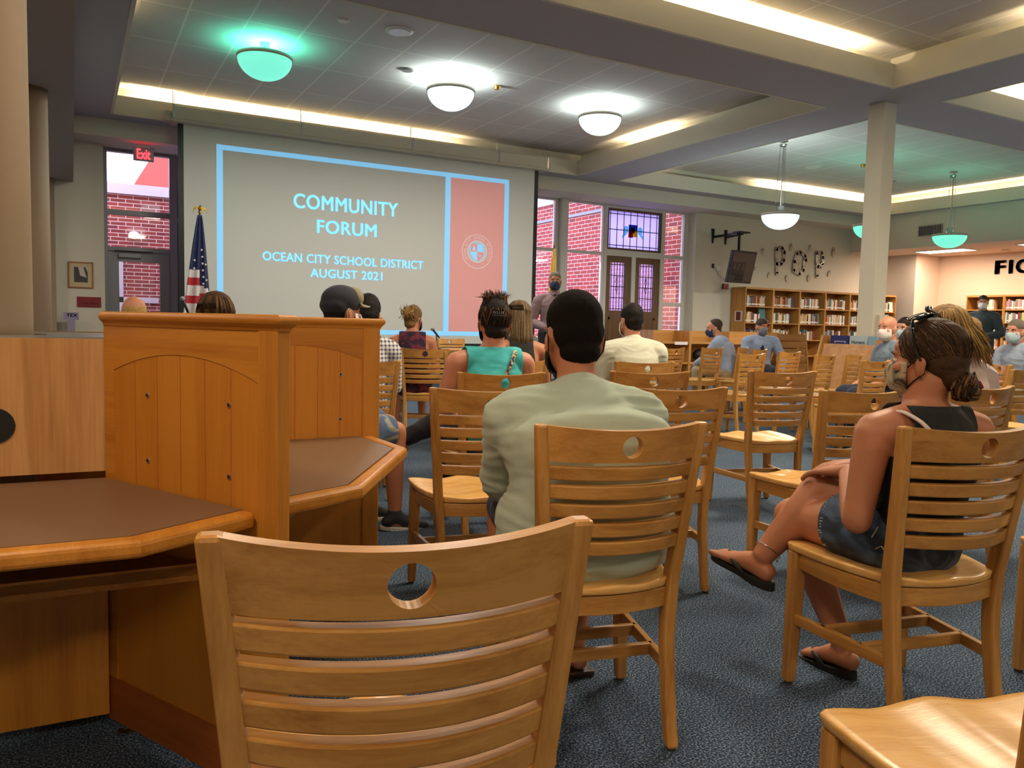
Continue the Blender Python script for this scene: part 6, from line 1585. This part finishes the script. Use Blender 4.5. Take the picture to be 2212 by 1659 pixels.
# ---- checked shirt man
p = Person((1.550,4.690,0), -10, 'person in a blue and white checked shirt with dark hair, half behind the carrel', 'skin_fair', dict(shL=(-.20,.205,.93), shR=(.20,.205,.93), neck=(.03,.225,1.03), head=(.07,.255,1.15)), build=1.08, voxel=.011, head=(-14,2))
p.body(); p.shirt('gingham', 1.0, .017, wr=(.002,(8,8,12))); p.pants('cloth_khaki', 1.9); p.shoes('cloth_charcoal'); p.crop('hair_black', -.03, 1.0, .012, lumps=.004)
# ---- cap man with plaid shorts
CAPC = cset(copy_tree(proto_chair), 0.90, 4.06, -84, 'oak chair hidden behind the carrel, holding the man in the cap')
p = Person((0.90,4.06,0), -84, 'person in a navy and tan cap and tie-dye shorts, knee showing past the carrel', 'skin_tan', dict(shc=(0,.25,.965), neck=(0,.30,1.035), head=(0,.345,1.165), shL=(-.19,.25,.945), shR=(.19,.25,.945), knL=(-.10,.655,.545), anL=(-.12,.55,.09), knR=(.12,.60,.53)), build=1.1, voxel=.009, head=(10,2), foot=dict(L=(-.25,1,-.1)))
p.body(); p.shirt('cloth_grey', .8, .016); p.pants('tie_dye', .86, .028, 'shorts', wr=(.005,(10,10,10))); p.shoes('cloth_charcoal'); p.crop('hair_black', -.04)
m = MB(); hp = p.hp; R = p.hr()
m.ell(hp(0,-.012,.058), (.092,.110,.082), 24, 16, R); m.ell(hp(0,-.05,.03), (.088,.075,.06), 20, 12, R); cp = link('cap', remesh(m, 'cap', 'cloth_cap', .007, 4), p.o)
m = MB(); m.ell(hp(0,.055,.075), (.078,.052,.060), 20, 12, R); m.build('cap_front_panel','cloth_cap_tan',cp,smooth=True)
m = MB(); V = []; n = 16
for i in range(n+1):
    a = PI*i/n; V += [hp(.082*math.cos(a),.070+.085*math.sin(a),.040-.012*abs(math.cos(a))**2), hp(.075*math.cos(a),.055+.01*math.sin(a),.052)]
m.add(V, [(2*i,2*i+2,2*i+3,2*i+1) for i in range(n)]); br = m.build('cap_brim','cloth_cap_tan',cp,smooth=True); so = br.modifiers.new('s','SOLIDIFY'); so.thickness = .004
p.mask('cloth_mask_white','trim_white')
# ---- the two heads over the carrel at left
cset(copy_tree(proto_chair), 0.65, 4.28, -6, 'oak chair hidden behind the carrel, holding the brown haired person')
p = Person((0.65,4.28,0), -6, 'person with thick straight brown hair whose head shows above the near carrel partition', 'skin_fair', dict(head=(0,.25,1.10), neck=(0,.225,1.0), shc=(0,.2,.93), shL=(-.185,.2,.91), shR=(.185,.2,.91)), voxel=.011, head=(0,3))
p.body(); p.shirt('cloth_slate', 1.0); p.pants('cloth_navy', 1.9); p.shoes('cloth_black'); p.crop('hair_brown', -.07, 1.15, .022, lumps=.003, wide=.016)
hp = p.hp; m = MB()
for i in range(200):
    a = rs.uniform(-2.4,2.4)+PI; pts = []
    for j in range(6):
        t = j/5*1.9; pts.append(hp(math.sin(a)*.1*math.sin(t), -.02+math.cos(a)*.112*math.sin(t), .045+.105*math.cos(t)))
    m.cm = 0 if rs.random() < .6 else 1; strand(m, pts, .002, 4)
m.build('hair_strands', ['hair_brown','hair_brown_light'], p.o, smooth=True)
cset(copy_tree(proto_chair), 0.33, 5.50, -6, 'oak chair hidden behind the carrel, holding the bald person')
p = Person((0.33,5.50,0), -6, 'person with a nearly bald pale blond head showing above the carrel partition', 'skin_pink', dict(head=(0,.25,1.125), shL=(-.19,.2,.92), shR=(.19,.2,.92)), voxel=.012)
p.body(); p.shirt('cloth_white', 1.0); p.pants('cloth_khaki', 1.9); p.shoes('cloth_black')
m = MB(); m.ell(p.hp(0,-.035,.0), (.079,.075,.07), 20, 12); m.ell(p.hp(0,-.02,.03), (.077,.088,.06), 20, 12); link('hair', remesh(m,'hair','hair_blond',.009,3), p.o)
# ---- long ash hair
p = Person((2.700,4.665,0), -10, 'person with long straight ash brown hair and thin straps over bare shoulders', 'skin_tan', dict(head=(.02,.26,1.15), shL=(-.175,.2,.93), shR=(.175,.2,.93)), build=.93, voxel=.010, head=(-20,2))
p.body(); p.vest('cloth_black', .011, .085); p.pants('denim', 1.9); p.shoes('cloth_white'); p.crop('hair_ash', -.06, 1.0, .006); p.mask('cloth_black')
m = MB(); hp = p.hp
for i in range(420):
    a = rs.uniform(-2.0,2.0)+PI; sp = rs.uniform(.7,1.0); pts = []
    for j in range(9):
        t = j/8
        if t < .45: th = t/.45*1.7; q = V3((math.sin(a)*.092*math.sin(th), -.02+math.cos(a)*.107*math.sin(th), .045+.097*math.cos(th)))
        else: u = (t-.45)/.55; q = V3((math.sin(a)*.092*(1+.15*u*u), -.02+math.cos(a)*.107*(1-.05*u)-.02*u, .033-.25*u*sp))
        pts.append(hp(*q))
    m.cm = rs.choice((0,0,1,1,2)); strand(m, pts, .0028, 4)
m.build('hair_strands', ['hair_ash','hair_ash_light','hair_brown'], p.o, smooth=True)
# ---- grey shirt person in front
p = Person((3.980,7.050,0), -14, 'person in a grey T-shirt with pale blond hair, mostly hidden behind the long ash hair', 'skin_fair', dict(head=(-.06,.27,1.17)), voxel=.013, build=1.05)
p.body(); p.shirt('cloth_grey', .8); p.pants('cloth_navy', 1.9); p.shoes('cloth_black'); p.crop('hair_blond', -.06, 1.1, .012, lumps=.004)

# ---- standing speaker
ST = dict(pel=(0,0,.98), waist=(0,0,1.12), chest=(0,.005,1.29), shc=(0,0,1.42), neck=(0,.012,1.50), head=(.0,.045,1.645), shL=(-.20,0,1.395), shR=(.20,0,1.395), elL=(-.30,-.02,1.10), elR=(.30,-.02,1.10), wrL=(-.10,.19,1.04), wrR=(.10,.19,1.02), hipL=(-.095,0,.95), hipR=(.095,0,.95), knL=(-.11,.01,.52), knR=(.11,.01,.52), anL=(-.12,-.02,.085), anR=(.12,-.02,.085))
SX, SY = 5.62, 9.05
ST = {k: (v[0], v[1], v[2]+(.055 if v[2] > .9 else 0)) for k, v in ST.items()}
p = Person((SX,SY,0), 152, 'person standing before the screen in a mauve dress shirt, dark tie and navy mask', 'skin_tan', base=ST, build=1.16, voxel=.009, head=(-4,2))
p.body(hands=dict(L=dict(dirv=(.9,.3,-.1)), R=dict(dirv=(-.9,.3,-.1)))); p.shirt('cloth_mauve', 1.93, .014, wr=(.006,(6,6,16))); p.pants('cloth_charcoal', 1.9); p.shoes('black')
p.crop('hair_grey', -.02, .98, .0, recede=.003); p.mask('cloth_mask_navy').eyes().glasses('steel')
def tie(p, mat, L=.42, y=.125):
    m = MB(); c = p.J['shc']; w = p.J['waist']
    loft(m, [(V3((c.x,p.J['neck'].y+.075,p.J['neck'].z-.035)),.022,.012),(V3((c.x,p.J['neck'].y+.082,p.J['neck'].z-.07)),.015,.010),(V3((c.x,c.y+.112,c.z-.10)),.024,.006),(V3((c.x,p.J['chest'].y+y+.012,p.J['chest'].z-.05)),.034,.006),(V3((c.x,w.y+y+.01,w.z+.02)),.036,.006)],(1,0,0),10); m.build('tie',mat,p.o,smooth=True)
    for sx in (-1,1):
        n = p.J['neck']; m = MB(); loft(m, [(n+V3((sx*.055,-.03,.01)),.012,.018),(n+V3((sx*.058,.03,.0)),.012,.02),(n+V3((sx*.028,.082,-.035)),.016,.008)],(1,0,0),10)
        m.build('collar', p.o.children[1].data.materials[0] if False else mat_shirt, p.o, smooth=True)
mat_shirt = 'cloth_mauve'; tie(p, 'cloth_tie_dark')
m = MB(); loft(m, [(p.J['pel']+V3((0,0,.045)),.188,.14),(p.J['pel']+V3((0,0,.075)),.186,.138)],(1,0,0),24); link('belt', remesh(m,'belt','leather',.009,2), p.o)

# ---- blue shirts
p = Person((8.100,8.080,0), 32, 'person in a pale blue shirt and khaki trousers, turned left, navy mask', 'skin_pink', dict(waist=(0,.22,.70), chest=(0,.27,.84), shc=(0,.32,.95), neck=(0,.36,1.01), head=(0,.42,1.13), shL=(-.20,.31,.925), shR=(.20,.31,.925), elL=(-.22,.46,.70), elR=(.22,.46,.70), wrL=(-.08,.62,.62), wrR=(.08,.62,.62)), build=1.16, voxel=.010, head=(28,10))
p.body(); p.shirt('cloth_blue', 1.9, .016, wr=(.006,(6,6,14))); p.pants('cloth_khaki', 1.9, .016); p.shoes('leather'); p.crop('hair_grey_dark', -.04, 1.0, .0, recede=.02, lumps=.004); p.mask('cloth_mask_navy','trim_white').eyes()
m = MB(); loft(m, [(p.J['pel']+V3((0,-.0,.05)),.190,.14),(p.J['pel']+V3((0,0,.08)),.188,.138)],(1,0,0),24); link('belt', remesh(m,'belt','leather',.009,2), p.o)
cset(copy_tree(proto_chair), 8.98, 8.70, 150, 'oak chair turned to the audience, holding the man with the grey mask and navy tie')
p = Person((8.98,8.70,0), 150, 'person in a pale blue shirt and navy tie with a grey mask, facing the camera', 'skin_tan', dict(elL=(-.33,.26,.70), wrL=(-.26,.42,.53), shL=(-.20,.22,.955), shR=(.20,.22,.955), shc=(0,.22,.97), chest=(0,.2,.85)), build=1.0, voxel=.010, head=(20,3))
p.body(); p.shirt('cloth_blue', 1.9, .016, wr=(.006,(6,6,14))); p.pants('cloth_charcoal', 1.9, .014); p.shoes('black'); p.crop('hair_grey_dark', -.02, .98, .004, recede=-.006); p.mask('cloth_mask_grey','trim_white').eyes(); mat_shirt = 'cloth_blue'; tie(p, 'cloth_tie_navy')
# ---- bald man, white mask
cset(copy_tree(proto_chair), 7.12, 4.88, 62, 'oak chair hidden behind the tank top woman, holding the bald man')
p = Person((7.12,4.88,0), 62, 'bald person in profile with a white mask and grey blue polo shirt', 'skin_pink', dict(), build=1.15, voxel=.011, head=(30,2))
p.body(); p.shirt('cloth_slate', .9, .016); p.pants('cloth_navy', 1.9); p.shoes('black'); p.mask('cloth_mask_white','trim_white').eyes('hair_grey')
cset(copy_tree(proto_chair), 8.02, 5.33, 62, 'oak chair behind the bald man, hidden by the tank top woman')
p = Person((8.02,5.33,0), 62, 'person with pale blue mask, face just showing past the tank top woman\'s forehead', 'skin_fair', dict(head=(0,.25,1.17)), voxel=.012, head=(30,2))
p.body(); p.shirt('cloth_navy', .9); p.pants('cloth_charcoal', 1.9); p.shoes('black'); p.crop('hair_dark'); p.mask('cloth_mask_pale','trim_white').eyes()
# ---- white shirt blonde
p = Person((3.885,2.225,0), -4, 'person in a white shirt with wild blonde hair and dark sunglasses pushed up on top', 'skin_pink', dict(head=(-.01,.27,1.125), shc=(0,.21,.93), neck=(0,.23,.99), shL=(-.19,.205,.91), shR=(.19,.205,.91), chest=(0,.19,.82), elR=(.27,.20,.66), wrR=(.16,.42,.60)), build=1.02, voxel=.009, head=(28,8))
p.body(); p.shirt('cloth_pinkwhite', 1.5, .018, wr=(.006,(6,6,14))); p.pants('cloth_navy', 1.9); p.shoes('black'); p.crop('hair_blond_dark', -.06, 1.1, .012, lumps=.005); p.mask('cloth_mask_white','trim_white').eyes('hair_blond')
m = MB(); hp = p.hp
for i in range(520):
    a = rs.uniform(-2.2,2.2)+PI; pts = []; L = rs.uniform(.10,.24); fl_ = rs.uniform(.9,1.5)
    for j in range(8):
        t = j/7
        if t < .5: th = t/.5*1.5; q = V3((math.sin(a)*.09*math.sin(th), -.02+math.cos(a)*.105*math.sin(th), .045+.096*math.cos(th)))
        else: u = (t-.5)/.5; q = V3((math.sin(a)*.09*(1+.35*u*fl_), -.02+math.cos(a)*.105*(1+.5*u*fl_), .05-L*u))
        pts.append(hp(*(q+V3((rs.uniform(-1,1),rs.uniform(-1,1),rs.uniform(-1,1)))*.004*t)))
    m.cm = rs.choice((0,0,1,1,1,2)); strand(m, pts, .0024, 4)
m.build('hair_strands', ['hair_blond','hair_blond_dark','hair_brown_light'], p.o, smooth=True)
m = MB()
for sx in (-1,1):
    m.ell(hp(sx*.036,.062,.132),(.034,.012,.02),14,8,p.hr()); loft(m, [(hp(sx*.068,.05,.128),.003,.005),(hp(sx*.092,-.0,.085),.003,.005),(hp(sx*.094,-.03,.02),.003,.004)],(1,0,0),8)
m.build('sunglasses','lens_dark',p.o,smooth=True)
# ---- dark jacket man by the FICTION bookcase
ST2 = {k: V3(v) for k, v in ST.items()}
p = Person((14.1,8.35,0), 100, 'person in a dark green jacket standing by the bookcase under FICTION', 'skin_tan', base=ST2, build=1.1, voxel=.013, head=(20,4))
p.body(); p.shirt('cloth_darkteal', 1.93, .02); p.pants('cloth_navy', 1.9); p.shoes('black'); p.crop('hair_dark', -.02); p.mask('cloth_mask_white','trim_white').eyes()
# ---- bare-armed woman and blue shirt at the far right
p = Person((6.95,3.98,0), 60, 'person with bare arms and navy trousers seated side-on behind the white shirt woman', 'skin_pink', dict(elL=(-.22,.30,.70), elR=(.23,.28,.70), wrL=(-.05,.46,.64), wrR=(.05,.46,.64), head=(0,.25,1.13)), voxel=.011, head=(10,4))
p.body(); p.vest('cloth_tan_print', .012, .12); p.pants('cloth_navy', 1.9, .016); p.shoes('black'); p.crop('hair_blond_dark', -.06, 1.1, .01, lumps=.004)
cset(copy_tree(proto_chair), 8.62, 4.55, 75, 'oak chair at the right edge holding the person in the pale blue polo')
p = Person((8.62,4.55,0), 75, 'person in a pale blue polo with hands together, cut by the right edge', 'skin_pink', dict(wrL=(-.03,.46,.66), wrR=(.03,.46,.66)), voxel=.011, head=(10,2))
p.body(hands=dict(L=dict(dirv=(.5,.8,.1)), R=dict(dirv=(-.5,.8,.1)))); p.shirt('cloth_polo', .8, .016); p.pants('cloth_khaki', 1.9); p.shoes('black'); p.crop('hair_grey', -.03); p.mask('cloth_mask_pale','trim_white').eyes()
